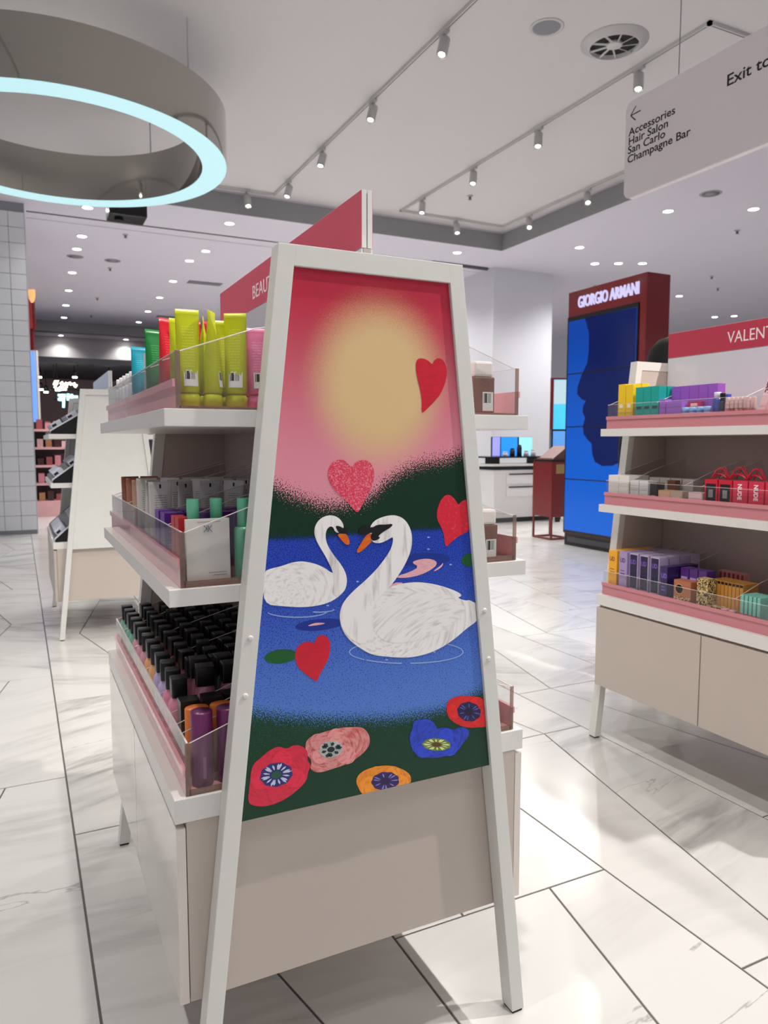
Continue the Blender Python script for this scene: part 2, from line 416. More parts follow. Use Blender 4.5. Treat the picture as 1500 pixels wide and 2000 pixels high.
# ------------------------------------------------------------------ poster on the near end of the first unit
YP = 1.3425
def poster_mat():
    m = bpy.data.materials.new('sunset_lake_print'); m.use_nodes = True; nt = m.node_tree
    N = nt.nodes.new; L = nt.links.new; b = nt.nodes['Principled BSDF']
    tc = N('ShaderNodeTexCoord'); sp = N('ShaderNodeSeparateXYZ'); L(tc.outputs['Object'], sp.inputs[0])
    X, Z = sp.outputs[0], sp.outputs[2]
    def M(op, a, b_=None, c=None):
        n = N('ShaderNodeMath'); n.operation = op
        for i, v in enumerate((a, b_, c)):
            if v is None: continue
            if isinstance(v, (int, float)): n.inputs[i].default_value = v
            else: L(v, n.inputs[i])
        return n.outputs[0]
    def mix(f, a, b_):
        n = N('ShaderNodeMix'); n.data_type = 'RGBA'; L(f, n.inputs[0])
        for i, v in ((6, a), (7, b_)):
            if isinstance(v, tuple): n.inputs[i].default_value = v + (1,)
            else: L(v, n.inputs[i])
        return n.outputs[2]
    def ramp(v, lo, hi):
        n = N('ShaderNodeMapRange'); n.interpolation_type = 'SMOOTHSTEP'; L(v, n.inputs[0]); n.inputs[1].default_value = lo; n.inputs[2].default_value = hi
        return n.outputs[0]
    def noise(sc, det=2.0):
        n = N('ShaderNodeTexNoise'); n.inputs['Scale'].default_value = sc; n.inputs['Detail'].default_value = det
        L(tc.outputs['Object'], n.inputs['Vector']); return n.outputs['Fac']
    def curve(pts):      # height of a boundary as a function of x : list of photo pixels on the print
        q = [ony(px, py, YP) for px, py in pts]
        q = sorted((p.x - XC, p.z) for p in q)
        n = N('ShaderNodeFloatCurve'); cv = n.mapping.curves[0]
        lo, hi = -0.4, 0.4
        zs = [p[1] for p in q]; z0, z1 = min(zs) - 0.02, max(zs) + 0.02
        while len(cv.points) < len(q): cv.points.new(0.5, 0.5)
        for pt, (xx, zz) in zip(cv.points, q): pt.location = ((xx - lo) / (hi - lo), (zz - z0) / (z1 - z0)); pt.handle_type = 'AUTO'
        n.mapping.use_clip = True; n.mapping.update()
        t = M('DIVIDE', M('SUBTRACT', X, lo), hi - lo); L(t, n.inputs['Value'])
        return M('MULTIPLY_ADD', n.outputs[0], z1 - z0, z0)
    fine = noise(520.0, 1.0); grain = noise(400.0, 1.0)
    st = M('MULTIPLY', M('SUBTRACT', grain, 0.5), 3.2)          # -1..1 stipple
    # sky: crimson to pink going down, big yellow sun
    sky = mix(ramp(Z, 1.24, 1.66), lin((232, 150, 168)), lin((196, 40, 66)))
    sc_ = ony(742, 748, YP); dxs = M('SUBTRACT', X, sc_.x - XC); dzs = M('SUBTRACT', Z, sc_.z)
    d = M('SQRT', M('ADD', M('MULTIPLY', dxs, dxs), M('MULTIPLY', M('MULTIPLY', dzs, dzs), 0.80)))
    d = M('ADD', d, M('MULTIPLY', M('SUBTRACT', fine, 0.5), 0.05))
    sky = mix(ramp(d, 0.078, 0.178), lin((226, 194, 142)), sky)
    # dark green hills with a stippled upper edge
    hz = curve([(500, 925), (545, 952), (600, 975), (650, 985), (700, 978), (760, 935), (820, 905), (870, 895), (905, 880), (960, 850)])
    f1 = M('GREATER_THAN', M('ADD', M('MULTIPLY', M('SUBTRACT', hz, Z), 24.0), M('MULTIPLY', st, 1.0)), 0.0)
    c = mix(f1, sky, lin((4, 48, 28)))
    # lake
    wz = curve([(480, 1052), (560, 1052), (640, 1048), (720, 1040), (800, 1036), (880, 1032), (960, 1028)])
    f2 = M('GREATER_THAN', M('ADD', M('MULTIPLY', M('SUBTRACT', wz, Z), 70.0), st), 0.0)
    lake = mix(ramp(Z, 0.80, 1.14), lin((86, 128, 214)), lin((38, 74, 196)))
    speck = M('GREATER_THAN', M('ADD', grain, M('MULTIPLY', M('SUBTRACT', Z, 1.05), 0.35)), 0.555)
    lake = mix(M('MULTIPLY', speck, 0.8), lake, lin((16, 34, 122)))
    c = mix(f2, c, lake)
    # lower meadow
    gz = curve([(470, 1385), (520, 1392), (600, 1400), (700, 1402), (800, 1396), (880, 1378), (930, 1352), (985, 1325)])
    f3 = M('GREATER_THAN', M('ADD', M('MULTIPLY', M('SUBTRACT', gz, Z), 24.0), st), 0.0)
    c = mix(f3, c, mix(M('GREATER_THAN', M('ADD', grain, M('MULTIPLY', M('SUBTRACT', Z, 0.72), 0.5)), 0.66), lin((8, 58, 36)), lin((20, 92, 60))))
    L(c, b.inputs['Base Color']); b.inputs['Roughness'].default_value = 0.42; b.inputs['Specular IOR Level'].default_value = 0.35
    return m
zb, zt = 0.6255, ZT - 0.0395
b0, b1 = leg_x(zb) - LW - 0.0008, leg_x(zt) - LW - 0.0008
bm = hexa([(XC - b0, YP, zb), (XC + b0, YP, zb), (XC + b0, YP + 0.003, zb), (XC - b0, YP + 0.003, zb), (XC - b1, YP, zt), (XC + b1, YP, zt), (XC + b1, YP + 0.003, zt), (XC - b1, YP + 0.003, zt)])
bmesh.ops.translate(bm, verts=bm.verts[:], vec=(-XC, 0, 0))
po = obj('poster', bm, poster_mat(), G1, (0, OFF1.y, 0))
tag(po, 'printed poster of a pink sunset, lake, swans, hearts and flowers')

def paint_mat(c0, c1, scale=38.0, rot=0.6, stretch=4.0, dist=5.0, rough=0.35, lo=0.35, hi=0.75, cen=None, arc=1.6):
    """hand-painted look: streaked brush strokes between two colours, all flat print"""
    m = bpy.data.materials.new('brushed_paint'); m.use_nodes = True; nt = m.node_tree
    N = nt.nodes.new; L = nt.links.new; b = nt.nodes['Principled BSDF']
    tc = N('ShaderNodeTexCoord'); mp = N('ShaderNodeMapping'); mp.inputs['Rotation'].default_value = (0, rot, 0); mp.inputs['Scale'].default_value = (1, 1, stretch) if stretch > 0 else (-stretch, 1, 1)
    L(tc.outputs['Object'], mp.inputs['Vector'])
    n = N('ShaderNodeTexNoise'); n.inputs['Scale'].default_value = scale; n.inputs['Detail'].default_value = 4; n.inputs['Distortion'].default_value = dist * 0.25
    if cen is None: L(mp.outputs[0], n.inputs['Vector'])
    else:      # strokes sweep round a point of the picture (photo pixel)
        q = ony(cen[0], cen[1], YP); sp = N('ShaderNodeSeparateXYZ'); L(tc.outputs['Object'], sp.inputs[0])
        def M(op, a, v):
            k = N('ShaderNodeMath'); k.operation = op; L(a, k.inputs[0])
            if isinstance(v, float): k.inputs[1].default_value = v
            else: L(v, k.inputs[1])
            return k.outputs[0]
        dx_ = M('SUBTRACT', sp.outputs[0], float(q.x - XC)); dz_ = M('SUBTRACT', sp.outputs[2], float(q.z))
        rr = M('SQRT', M('ADD', M('MULTIPLY', dx_, dx_), M('MULTIPLY', M('MULTIPLY', dz_, dz_), 1.9)), 0.0)
        cb = N('ShaderNodeCombineXYZ'); L(M('MULTIPLY', rr, 9.0), cb.inputs[0]); L(M('MULTIPLY', M('ARCTAN2', dz_, dx_), arc / scale * 2.0), cb.inputs[1])
        L(cb.outputs[0], n.inputs['Vector'])
    r = N('ShaderNodeMapRange'); r.inputs[1].default_value = lo; r.inputs[2].default_value = hi; L(n.outputs['Fac'], r.inputs[0])
    x = N('ShaderNodeMix'); x.data_type = 'RGBA'; x.inputs[6].default_value = lin(c0) + (1,); x.inputs[7].default_value = lin(c1) + (1,)
    L(r.outputs[0], x.inputs[0]); L(x.outputs[2], b.inputs['Base Color']); b.inputs['Roughness'].default_value = rough
    return m
def smooth_loop(pts, it=2):
    for _ in range(it):
        out = []
        for i in range(len(pts)):
            a, b = pts[i], pts[(i + 1) % len(pts)]
            out += [(a[0] * .75 + b[0] * .25, a[1] * .75 + b[1] * .25), (a[0] * .25 + b[0] * .75, a[1] * .25 + b[1] * .75)]
        pts = out
    return pts
HALF = [b0, b1]
ART_Z = [0]
def art(name, pts, m, layer, it=2, org=(0, 0), sc=1.0, label=None):
    """flat printed shape on the poster, pts in photo pixels (crop origin and scale given)"""
    P = smooth_loop([(org[0] + p[0] * sc, org[1] + p[1] * sc) for p in pts], it)
    q = []
    for px, py in P:
        v = ony(px, py, YP); z = min(max(v.z, 0.6262), zt - 0.001)
        hw = b0 + (b1 - b0) * (z - zb) / (zt - zb) - 0.0006
        q.append((min(max(v.x - XC, -hw), hw), z))
    bm = bmesh.new(); y = -0.00022 * (layer + 1)
    vs = [bm.verts.new((x, YP + y, z)) for x, z in q]
    es = [bm.edges.new((vs[i], vs[(i + 1) % len(vs)])) for i in range(len(vs))]
    bmesh.ops.triangle_fill(bm, use_beauty=True, edges=es, normal=(0, -1, 0))
    bmesh.ops.remove_doubles(bm, verts=bm.verts[:], dist=1e-5)
    for f in bm.faces:
        f.normal_update()
        if f.normal.y > 0: f.normal_flip()
    ex = bmesh.ops.extrude_face_region(bm, geom=bm.faces[:])
    bmesh.ops.translate(bm, verts=[g for g in ex['geom'] if isinstance(g, bmesh.types.BMVert)], vec=(0, 0.0001, 0))
    bmesh.ops.recalc_face_normals(bm, faces=bm.faces[:])
    o = obj(name, bm, m, po)
    if label: o['label'] = label
    return o
def ell(cx, cy, rx, ry, ang=0.0, n=14, wob=0.0):
    out = []
    for i in range(n):
        t = 2 * math.pi * i / n; k = 1 + wob * (1 if i % 2 else -1)
        x, y = rx * k * math.cos(t), ry * k * math.sin(t)
        out.append((cx + x * math.cos(ang) - y * math.sin(ang), cy + x * math.sin(ang) + y * math.cos(ang)))
    return out
K5 = dict(org=(480, 500), sc=0.32); K6 = dict(org=(480, 960), sc=1 / 3); K7 = dict(org=(440, 1300), sc=0.41333)
HEARTR = paint_mat((216, 26, 48), (196, 24, 52), 30); HEARTP = paint_mat((226, 56, 84), (240, 140, 156), 420, lo=0.48, hi=0.62, stretch=1.0, dist=0.4)
HEARTH = paint_mat((222, 34, 56), (236, 90, 110), 120, lo=0.55, hi=0.8, stretch=1.0, dist=0.4)
SWANW = paint_mat((248, 246, 244), (168, 160, 162), 16, 0.9, 7.0, 0.6, 0.3, 0.5, 0.95, cen=(560, 1160))
SWANN = paint_mat((248, 246, 244), (170, 162, 164), 13, 0.0, -7.0, 1.2, 0.3, 0.5, 0.88)
SWANB = paint_mat((248, 246, 244), (164, 156, 160), 15, -0.35, 9.0, 0.6, 0.3, 0.5, 0.92, cen=(750, 1235))
INK = mat((10, 8, 12), 0.4, var=0); BEAK = paint_mat((236, 122, 30), (210, 84, 18), 40)
LILY = mat((16, 92, 36), 0.4, var=0.05); DEEP = mat((24, 50, 150), 0.35, var=0.03); BLUSH = paint_mat((244, 190, 196), (226, 160, 172), 60)
art('heart', [(1040, 640), (1055, 625), (1085, 625), (1115, 640), (1138, 664), (1150, 635), (1175, 622), (1205, 635), (1225, 680), (1228, 720), (1215, 780), (1190, 840), (1150, 890), (1110, 930), (1080, 958), (1072, 945), (1075, 890), (1065, 820), (1045, 740), (1036, 680)], HEARTR, 2, 1, **K5)
art('heart', [(640, 1290), (610, 1250), (570, 1240), (530, 1255), (503, 1300), (500, 1345), (520, 1400), (570, 1455), (620, 1500), (655, 1545), (680, 1568), (695, 1550), (730, 1480), (765, 1420), (783, 1360), (783, 1310), (765, 1265), (730, 1243), (690, 1248), (660, 1268)], HEARTP, 2, 1, **K5)
art('heart', [(1245, 80), (1225, 45), (1195, 18), (1165, 22), (1135, 60), (1118, 120), (1120, 165), (1145, 210), (1160, 250), (1165, 300), (1175, 326), (1200, 300), (1240, 265), (1290, 240), (1325, 215), (1325, 55), (1290, 45), (1260, 60)], HEARTH, 2, 1, **K6)
art('lily_pad', ell(205, 966, 98, 42, -0.12), LILY, 1, 2, **K6)
art('lily_pad', ell(1312, 402, 50, 40, 0.0), LILY, 1, 2, **K6)
art('heart', [(400, 892), (385, 880), (350, 878), (310, 900), (290, 935), (288, 980), (305, 1030), (350, 1070), (400, 1105), (415, 1114), (425, 1090), (450, 1040), (480, 990), (495, 930), (495, 880), (475, 850), (445, 838), (415, 855)], HEARTR, 2, 1, **K6)
art('water_shade', ell(1050, 400, 150, 42, -0.05), DEEP, 0, 2, **K6)
art('water_shade', ell(430, 780, 145, 34, -0.1), DEEP, 0, 2, **K6)
art('reflection', [(885, 495), (960, 472), (1015, 442), (970, 415), (1010, 398), (1070, 392), (1115, 405), (1120, 430), (1080, 462), (1020, 490), (950, 505), (890, 507)], BLUSH, 1, 1, **K6)
art('reflection', [(1095, 468), (1140, 435), (1158, 414), (1152, 438), (1120, 462)], BLUSH, 1, 1, **K6)
art('reflection', [(815, 585), (860, 533), (935, 533), (880, 562)], BLUSH, 1, 1, **K6)
art('reflection', [(352, 790), (400, 770), (440, 768), (470, 772), (430, 782)], BLUSH, 1, 1, **K6)
RIP = mat((150, 178, 232), 0.4, var=0)
for cx, cy, rx, ry, t0, t1 in ((940, 940, 336, 70, 2.4, 4.3 - 0.55), (940, 940, 336, 70, -0.75, 1.5), (940, 940, 336, 70, 1.65, 2.35), (300, 700, 180, 40, 0.2, 2.9), (430, 690, 90, 20, 0.0, 2.0)):
    n = 16; o_ = []; i_ = []
    for i in range(n + 1):
        t = t0 + (t1 - t0) * i / n
        o_.append((cx + rx * math.cos(t), cy + ry * math.sin(t))); i_.append((cx + (rx - 7) * math.cos(t), cy + (ry - 7) * math.sin(t)))
    art('ripple', o_ + i_[::-1], RIP, 1, 0, **K6)
for px, py in ((1070, 268), (1070, 337), (655, 527), (1200, 428), (640, 662), (480, 668), (1105, 940), (825, 985)):
    art('ripple', ell(px, py, 9, 5, 0, 6), RIP, 1, 1, **K6)
# swans : left
art('swan_body', [(100, 470), (150, 450), (200, 440), (270, 415), (330, 407), (400, 420), (460, 445), (505, 480), (540, 470), (580, 500), (592, 540), (578, 582), (545, 615), (500, 645), (430, 668), (330, 679), (220, 672), (100, 660)], SWANW, 2, 2, **K6)
art('swan_neck', [(520, 520), (508, 465), (470, 385), (430, 320), (405, 270), (399, 225), (415, 180), (450, 148), (500, 136), (545, 153), (572, 190), (572, 225), (545, 245), (522, 235), (512, 208), (490, 203), (470, 228), (465, 270), (480, 320), (520, 380), (560, 430), (587, 480), (594, 530), (580, 582), (540, 612), (500, 600)], SWANN, 3, 2, **K6)
art('swan_beak', [(535, 250), (560, 243), (590, 248), (606, 285), (608, 308), (588, 313), (565, 292), (548, 270)], BEAK, 5, 1, **K6)
art('swan_mask', [(524, 200), (548, 202), (572, 216), (597, 208), (592, 246), (565, 248), (545, 242), (532, 222)], INK, 6, 1, **K6)
# swans : right
art('swan_body', [(740, 650), (790, 592), (850, 555), (930, 535), (1020, 529), (1120, 545), (1200, 570), (1255, 595), (1264, 612), (1238, 622), (1285, 640), (1310, 634), (1345, 655), (1400, 660), (1400, 730), (1300, 795), (1240, 850), (1170, 900), (1090, 942), (1000, 967), (920, 974), (820, 967), (740, 957), (680, 925), (610, 875), (565, 815), (548, 750), (552, 690), (600, 640)], SWANB, 3, 2, **K6)
art('swan_wing', [(735, 790), (760, 700), (840, 630), (950, 590), (1080, 585), (1200, 610), (1300, 680), (1240, 760), (1130, 830), (1010, 870), (900, 890), (800, 880)], paint_mat((247, 245, 243), (156, 148, 152), 15, -0.55, 10.0, 0.6, 0.3, 0.5, 0.92, cen=(880, 1290)), 4, 2, **K6)
art('swan_neck', [(856, 320), (864, 262), (835, 280), (790, 303), (745, 300), (727, 270), (722, 215), (750, 170), (810, 144), (870, 136), (922, 155), (957, 200), (974, 260), (971, 330), (946, 400), (901, 480), (850, 550), (790, 612), (750, 660), (735, 740), (740, 830), (690, 900), (620, 870), (568, 810), (547, 745), (552, 690), (575, 640), (630, 580), (700, 520), (770, 450), (830, 370)], SWANN, 5, 2, **K6)
art('swan_beak', [(738, 243), (710, 249), (690, 275), (668, 312), (648, 346), (654, 362), (684, 345), (718, 310), (740, 290), (728, 272)], BEAK, 6, 1, **K6)
art('swan_mask', [(658, 242), (668, 210), (700, 198), (735, 213), (770, 193), (820, 193), (860, 188), (852, 207), (800, 238), (772, 262), (788, 270), (762, 287), (735, 287), (728, 258), (742, 238), (702, 250), (670, 259)], INK, 7, 1, **K6)
# flowers
FN = [0]
def flower(pts, c0, c1, cen, k0, k1, name='flower', rot=0.4, eye=(20, 20, 40), nst=14, sw=0.13):
    cx, cy, rx, ry, a = cen; fc = (440 + cx * 0.41333, 1300 + cy * 0.41333)
    FN[0] += 1; art(name, pts, paint_mat(c0, c1, 20, rot, 3.0, 0.8, lo=0.42, hi=0.7, cen=fc), 1.5 + 0.25 * FN[0], 2, **K7)
    mx, my = sum(p[0] for p in pts) / len(pts), sum(p[1] for p in pts) / len(pts)
    for k in range(5):      # overlapping petals
        t_ = a + 2 * math.pi * (k + 0.3) / 5; R1 = max(rx, ry) * 1.28
        far_ = min(pts, key=lambda p: abs((math.atan2(p[1] - cy, p[0] - cx) - t_ + math.pi) % (2 * math.pi) - math.pi))
        px_, py_ = cx + (far_[0] - cx) * 0.56, cy + (far_[1] - cy) * 0.56; ln = math.hypot(far_[0] - cx, far_[1] - cy)
        art('petal', ell(px_, py_, ln * 0.40, min(ln * 0.36, 46), math.atan2(far_[1] - cy, far_[0] - cx), 12), paint_mat(tuple(min(255, int(v * (1.06 - .07 * (k % 2)))) for v in c0), c1, 18, rot, 3.0, 0.8, lo=0.5, hi=0.78, cen=fc), 3 + 0.3 * k, 2, **K7)
    art('flower_centre', ell(cx, cy, rx, ry, a, 18, 0.05), paint_mat(k0, tuple(int(v * 0.8) for v in k0), 70, 0.2, 1.0, 1.0), 5, 1, **K7)
    for k in range(nst):     # radial brush strokes
        t_ = 2 * math.pi * (k + 0.25 * (k % 3)) / nst; r0_, r1_ = 0.42, (0.98, 0.86, 0.92)[k % 3]; w_ = sw
        P = []
        for r_, d_ in ((r0_, -w_ * .5), (r1_ * .8, -w_), (r1_, 0), (r1_ * .8, w_), (r0_, w_ * .5)):
            ex, ey = rx * r_ * math.cos(t_ + d_), ry * r_ * math.sin(t_ + d_)
            P.append((cx + ex * math.cos(a) - ey * math.sin(a), cy + ex * math.sin(a) + ey * math.cos(a)))
        art('stamen_stroke', P, mat(k1, 0.4, var=0.08), 6, 0, **K7)
    art('flower_eye', ell(cx, cy, rx * 0.34, ry * 0.34, a, 9), mat(eye, 0.4, var=0.1), 7, 1, **K7)
flower([(375, 370), (400, 335), (460, 315), (540, 293), (600, 290), (648, 290), (677, 320), (685, 360), (670, 395), (620, 440), (560, 470), (500, 490), (440, 508), (398, 490), (410, 450), (385, 420)], (226, 148, 146), (196, 64, 62), (498, 395, 56, 40, -0.2), (196, 204, 202), (18, 44, 46), eye=(14, 34, 36), nst=9, sw=0.26)
flower([(105, 640), (115, 560), (125, 470), (165, 437), (205, 402), (250, 379), (290, 395), (325, 372), (370, 382), (393, 412), (385, 445), (406, 472), (390, 500), (385, 542), (350, 580), (300, 620), (240, 652), (180, 667), (125, 660)], (228, 34, 72), (204, 26, 58), (240, 514, 78, 56, -0.25), (38, 40, 124), (206, 212, 240), rot=1.0, eye=(18, 84, 62), nst=18, sw=0.10)
flower([(884, 300), (888, 262), (920, 250), (955, 270), (992, 302), (1035, 288), (1075, 305), (1110, 286), (1152, 300), (1150, 335), (1122, 365), (1100, 402), (1060, 422), (1000, 437), (930, 432), (890, 412), (874, 375), (868, 330)], (32, 68, 206), (18, 38, 140), (997, 372, 68, 30, 0.05), (120, 146, 58), (232, 238, 164), eye=(96, 62, 30), nst=18, sw=0.10)
flower([(1043, 205), (1050, 165), (1090, 145), (1150, 142), (1210, 150), (1250, 175), (1262, 230), (1250, 275), (1200, 292), (1140, 294), (1090, 276), (1052, 245)], (226, 28, 28), (198, 18, 30), (1150, 217, 56, 46, 0.2), (24, 18, 82), (96, 92, 180), eye=(14, 10, 50), nst=10, sw=0.08)
flower([(614, 545), (635, 505), (690, 480), (760, 469), (820, 480), (865, 505), (879, 530), (873, 562), (760, 600), (655, 622), (632, 585)], (246, 150, 34), (220, 108, 14), (755, 545, 66, 44, -0.1), (46, 22, 104), (150, 140, 210), eye=(30, 14, 70), nst=10, sw=0.08)

# ------------------------------------------------------------------ trays on the shelves
def tray(dx, dy, side, zs, label, group, solid=False, div=()):
    """acrylic merchandising tray on a shelf, front rail facing outwards"""
    fx = XC + side * (HW - 0.023); bx = XC + side * 0.016
    root = empty('acrylic_tray', ((fx + bx) / 2 + dx, (Y0 + Y1) / 2 + dy, zs), 0, label, 'tray', group)
    o = Vector((-(fx + bx) / 2, -(Y0 + Y1) / 2, 0))
    def P(name, bm, m, parent=root):
        bmesh.ops.translate(bm, verts=bm.verts[:], vec=o); return obj(name, bm, m, parent)
    ya, yb = Y0 + 0.009, Y1 - 0.012
    s = -side                       # direction from the front towards the spine
    xs = lambda d: fx + s * d
    def bxx(d0, d1, y0, y1, z0, z1, bev=0.0):
        x0, x1 = sorted((xs(d0), xs(d1))); return box(x0, x1, y0, y1, z0, z1, bev)
    P('tray_base', bxx(0.004, 0.355, ya, yb, 0.0004, 0.005), mat((214, 150, 150), 0.25, var=0.02))
    rail = prism([(xs(0), ya, 0.0004), (xs(0), ya, 0.040), (xs(-0.005), ya, 0.040), (xs(-0.005), ya, 0.054), (xs(0.003), ya, 0.054), (xs(0.003), ya, 0.0004)], (0, yb - ya, 0))
    P('front_rail', rail, mat((205, 135, 143), 0.4, var=0.02) if solid else PINKRAIL)
    P('front_screen', bxx(0.003, 0.006, ya, yb, 0.006, 0.105), CLEAR)
    prof = lambda y: [(xs(0.0065), y, 0.0055), (xs(0.0065), y, 0.103), (xs(0.15), y, 0.153), (xs(0.35), y, 0.205 if zs < 1.4 else 0.19), (xs(0.35), y, 0.0055)]
    def edge(y): return tube([prof(y)[k] for k in (1, 2, 3)], 0.0011, 5)
    for y in (ya, yb - 0.004): P('end_screen', prism(prof(y), (0, 0.004, 0)), CLEAR); P('edge_glint', edge(y + 0.002), EDGEGLINT)
    P('edge_glint', bxx(0.0028, 0.0062, ya, yb, 0.1048, 0.1058), EDGEGLINT)
    P('end_post', bxx(-0.0002, 0.0095, ya - 0.0012, ya - 0.0001, 0.001, 0.105), SMOKE)
    P('end_foot', bxx(0.007, 0.35, ya - 0.0012, ya - 0.0001, 0.0008, 0.013 if zs < 1.4 else 0.005), SMOKE)
    for y in div: P('divider', prism(prof(y - 0.0008), (0, 0.0016, 0)), CLEAR); P('edge_glint', edge(y), EDGEGLINT)
    return root
SHN = ('cabinet top', 'middle shelf', 'top shelf')
for k, zs in enumerate(ZS):
    tray(0, 0, -1, zs, 'clear tray with pink mirrored rail on the %s of the poster unit, left side' % SHN[k], 'acrylic trays', div=((1.4455, 1.4985, 1.566, 1.7025, 1.91, 2.1325, 2.35), (1.545, 1.724, 1.92, 2.035, 2.16, 2.42), (1.55, 1.70, 1.84, 2.075, 2.30))[k])
    tray(0, 0, 1, zs, 'rose-edged clear tray end on the %s of the poster unit, right of the poster' % SHN[k], 'acrylic trays', div=(1.9,))
    tray(RDX, 0, -1, zs, 'clear tray with matt pink rail on the %s of the VALENT unit' % SHN[k], 'acrylic trays', solid=True, div=((2.43, 2.37, 2.3105, 2.2515, 2.1925, 1.832), (2.379, 2.08, 1.9975), (2.3725, 2.232, 1.8215))[k])

# ------------------------------------------------------------------ products
TZ = [z + 0.0052 for z in ZS]
_meshes = {}
def cached(key, fn):
    if key not in _meshes: _meshes[key] = fn()
    return _meshes[key]
def to_me(bm, m, smooth=True):
    me = bpy.data.meshes.new('part'); bm.normal_update(); bm.to_mesh(me); bm.free(); me.materials.append(m)
    if smooth:
        for p in me.polygons: p.use_smooth = True
    return me
def sticker_mat():
    """barcode sticker: black bars on white, flat print"""
    if 'bar' in _mc: return _mc['bar']
    m = bpy.data.materials.new('barcode_sticker'); m.use_nodes = True; nt = m.node_tree; N = nt.nodes.new; L = nt.links.new
    b = nt.nodes['Principled BSDF']; tc = N('ShaderNodeTexCoord'); sp = N('ShaderNodeSeparateXYZ'); L(tc.outputs['Generated'], sp.inputs[0])
    def M(op, a, v):
        n = N('ShaderNodeMath'); n.operation = op
        if isinstance(a, float): n.inputs[0].default_value = a
        else: L(a, n.inputs[0])
        if isinstance(v, float): n.inputs[1].default_value = v
        else: L(v, n.inputs[1])
        return n.outputs[0]
    x = sp.outputs[0]; z = sp.outputs[2]
    q = M('FLOOR', M('MULTIPLY', x, 26.0), 0.0)
    wn = N('ShaderNodeTexWhiteNoise'); wn.noise_dimensions = '1D'; L(q, wn.inputs['W'])
    bar = M('GREATER_THAN', wn.outputs['Value'], 0.48)
    bar = M('MULTIPLY', bar, M('GREATER_THAN', z, 0.42)); bar = M('MULTIPLY', bar, M('LESS_THAN', z, 0.93))
    bar = M('MULTIPLY', bar, M('MULTIPLY', M('GREATER_THAN', x, 0.10), M('LESS_THAN', x, 0.92)))
    mx = N('ShaderNodeMix'); mx.data_type = 'RGBA'; mx.inputs[6].default_value = (0.82, 0.81, 0.78, 1); mx.inputs[7].default_value = (0.03, 0.03, 0.03, 1)
    L(bar, mx.inputs[0]); L(mx.outputs[2], b.inputs['Base Color']); b.inputs['Roughness'].default_value = 0.5
    _mc['bar'] = m; return m
def lines_mat(rgb, ink, scale=190.0, zlo=0.3, zhi=0.8):
    """plastic with fine printed text lines on part of its height"""
    key = ('lines', rgb, ink, scale, zlo, zhi)
    if key in _mc: return _mc[key]
    m = bpy.data.materials.new('printed_plastic'); m.use_nodes = True; nt = m.node_tree; N = nt.nodes.new; L = nt.links.new
    b = nt.nodes['Principled BSDF']; tc = N('ShaderNodeTexCoord'); sp = N('ShaderNodeSeparateXYZ'); L(tc.outputs['Object'], sp.inputs[0])
    sg = N('ShaderNodeSeparateXYZ'); L(tc.outputs['Generated'], sg.inputs[0])
    def M(op, a, v):
        n = N('ShaderNodeMath'); n.operation = op; L(a, n.inputs[0])
        if isinstance(v, float): n.inputs[1].default_value = v
        else: L(v, n.inputs[1])
        return n.outputs[0]
    fr = M('FRACT', M('MULTIPLY', sp.outputs[2], scale), 0.0)
    a = M('LESS_THAN', fr, 0.38)
    nz = N('ShaderNodeTexNoise'); nz.inputs['Scale'].default_value = 420; L(tc.outputs['Object'], nz.inputs['Vector'])
    a = M('MULTIPLY', a, M('GREATER_THAN', nz.outputs['Fac'], 0.44))
    a = M('MULTIPLY', a, M('MULTIPLY', M('GREATER_THAN', sg.outputs[2], zlo), M('LESS_THAN', sg.outputs[2], zhi)))
    a = M('MULTIPLY', a, M('MULTIPLY', M('GREATER_THAN', sg.outputs[0], 0.24), M('LESS_THAN', sg.outputs[0], 0.76)))
    mx = N('ShaderNodeMix'); mx.data_type = 'RGBA'; mx.inputs[6].default_value = lin(rgb) + (1,); mx.inputs[7].default_value = lin(ink) + (1,)
    L(M('MULTIPLY', a, 0.55), mx.inputs[0]); L(mx.outputs[2], b.inputs['Base Color']); b.inputs['Roughness'].default_value = 0.3
    _mc[key] = m; return m
def tube_mesh(w, d, h, zc, m, flip=False):
    """squeeze tube: round at the cap end, flat crimp at the top"""
    bm = bmesh.new(); n = 20; rings = []
    for t in (0.0, 0.04, 0.25, 0.5, 0.72, 0.88, 0.93, 0.935, 1.0):
        z = zc + (h - zc) * t
        f = min(t / 0.93, 1.0)
        ry = (d / 2) * max(0.0, 1 - f ** 1.5) + 0.0009; rx = w / 2 * (0.97 + 0.07 * f)
        if t == 0.0: rx *= 0.93; ry *= 0.93
        rings.append([bm.verts.new((rx * (math.copysign(abs(math.cos(a)) ** (1 - 0.3 * f), math.cos(a))), ry * math.sin(a), z)) for a in [2 * math.pi * i / n for i in range(n)]])
    for a, b in zip(rings, rings[1:]):
        for i in range(n): bm.faces.new((a[i], a[(i + 1) % n], b[(i + 1) % n], b[i]))
    bm.faces.new(rings[0][::-1]); bm.faces.new(rings[-1])
    return to_me(bm, m)
def item(name, loc, rz, label, cat, group): return empty(name, loc, rz, label, cat, group)
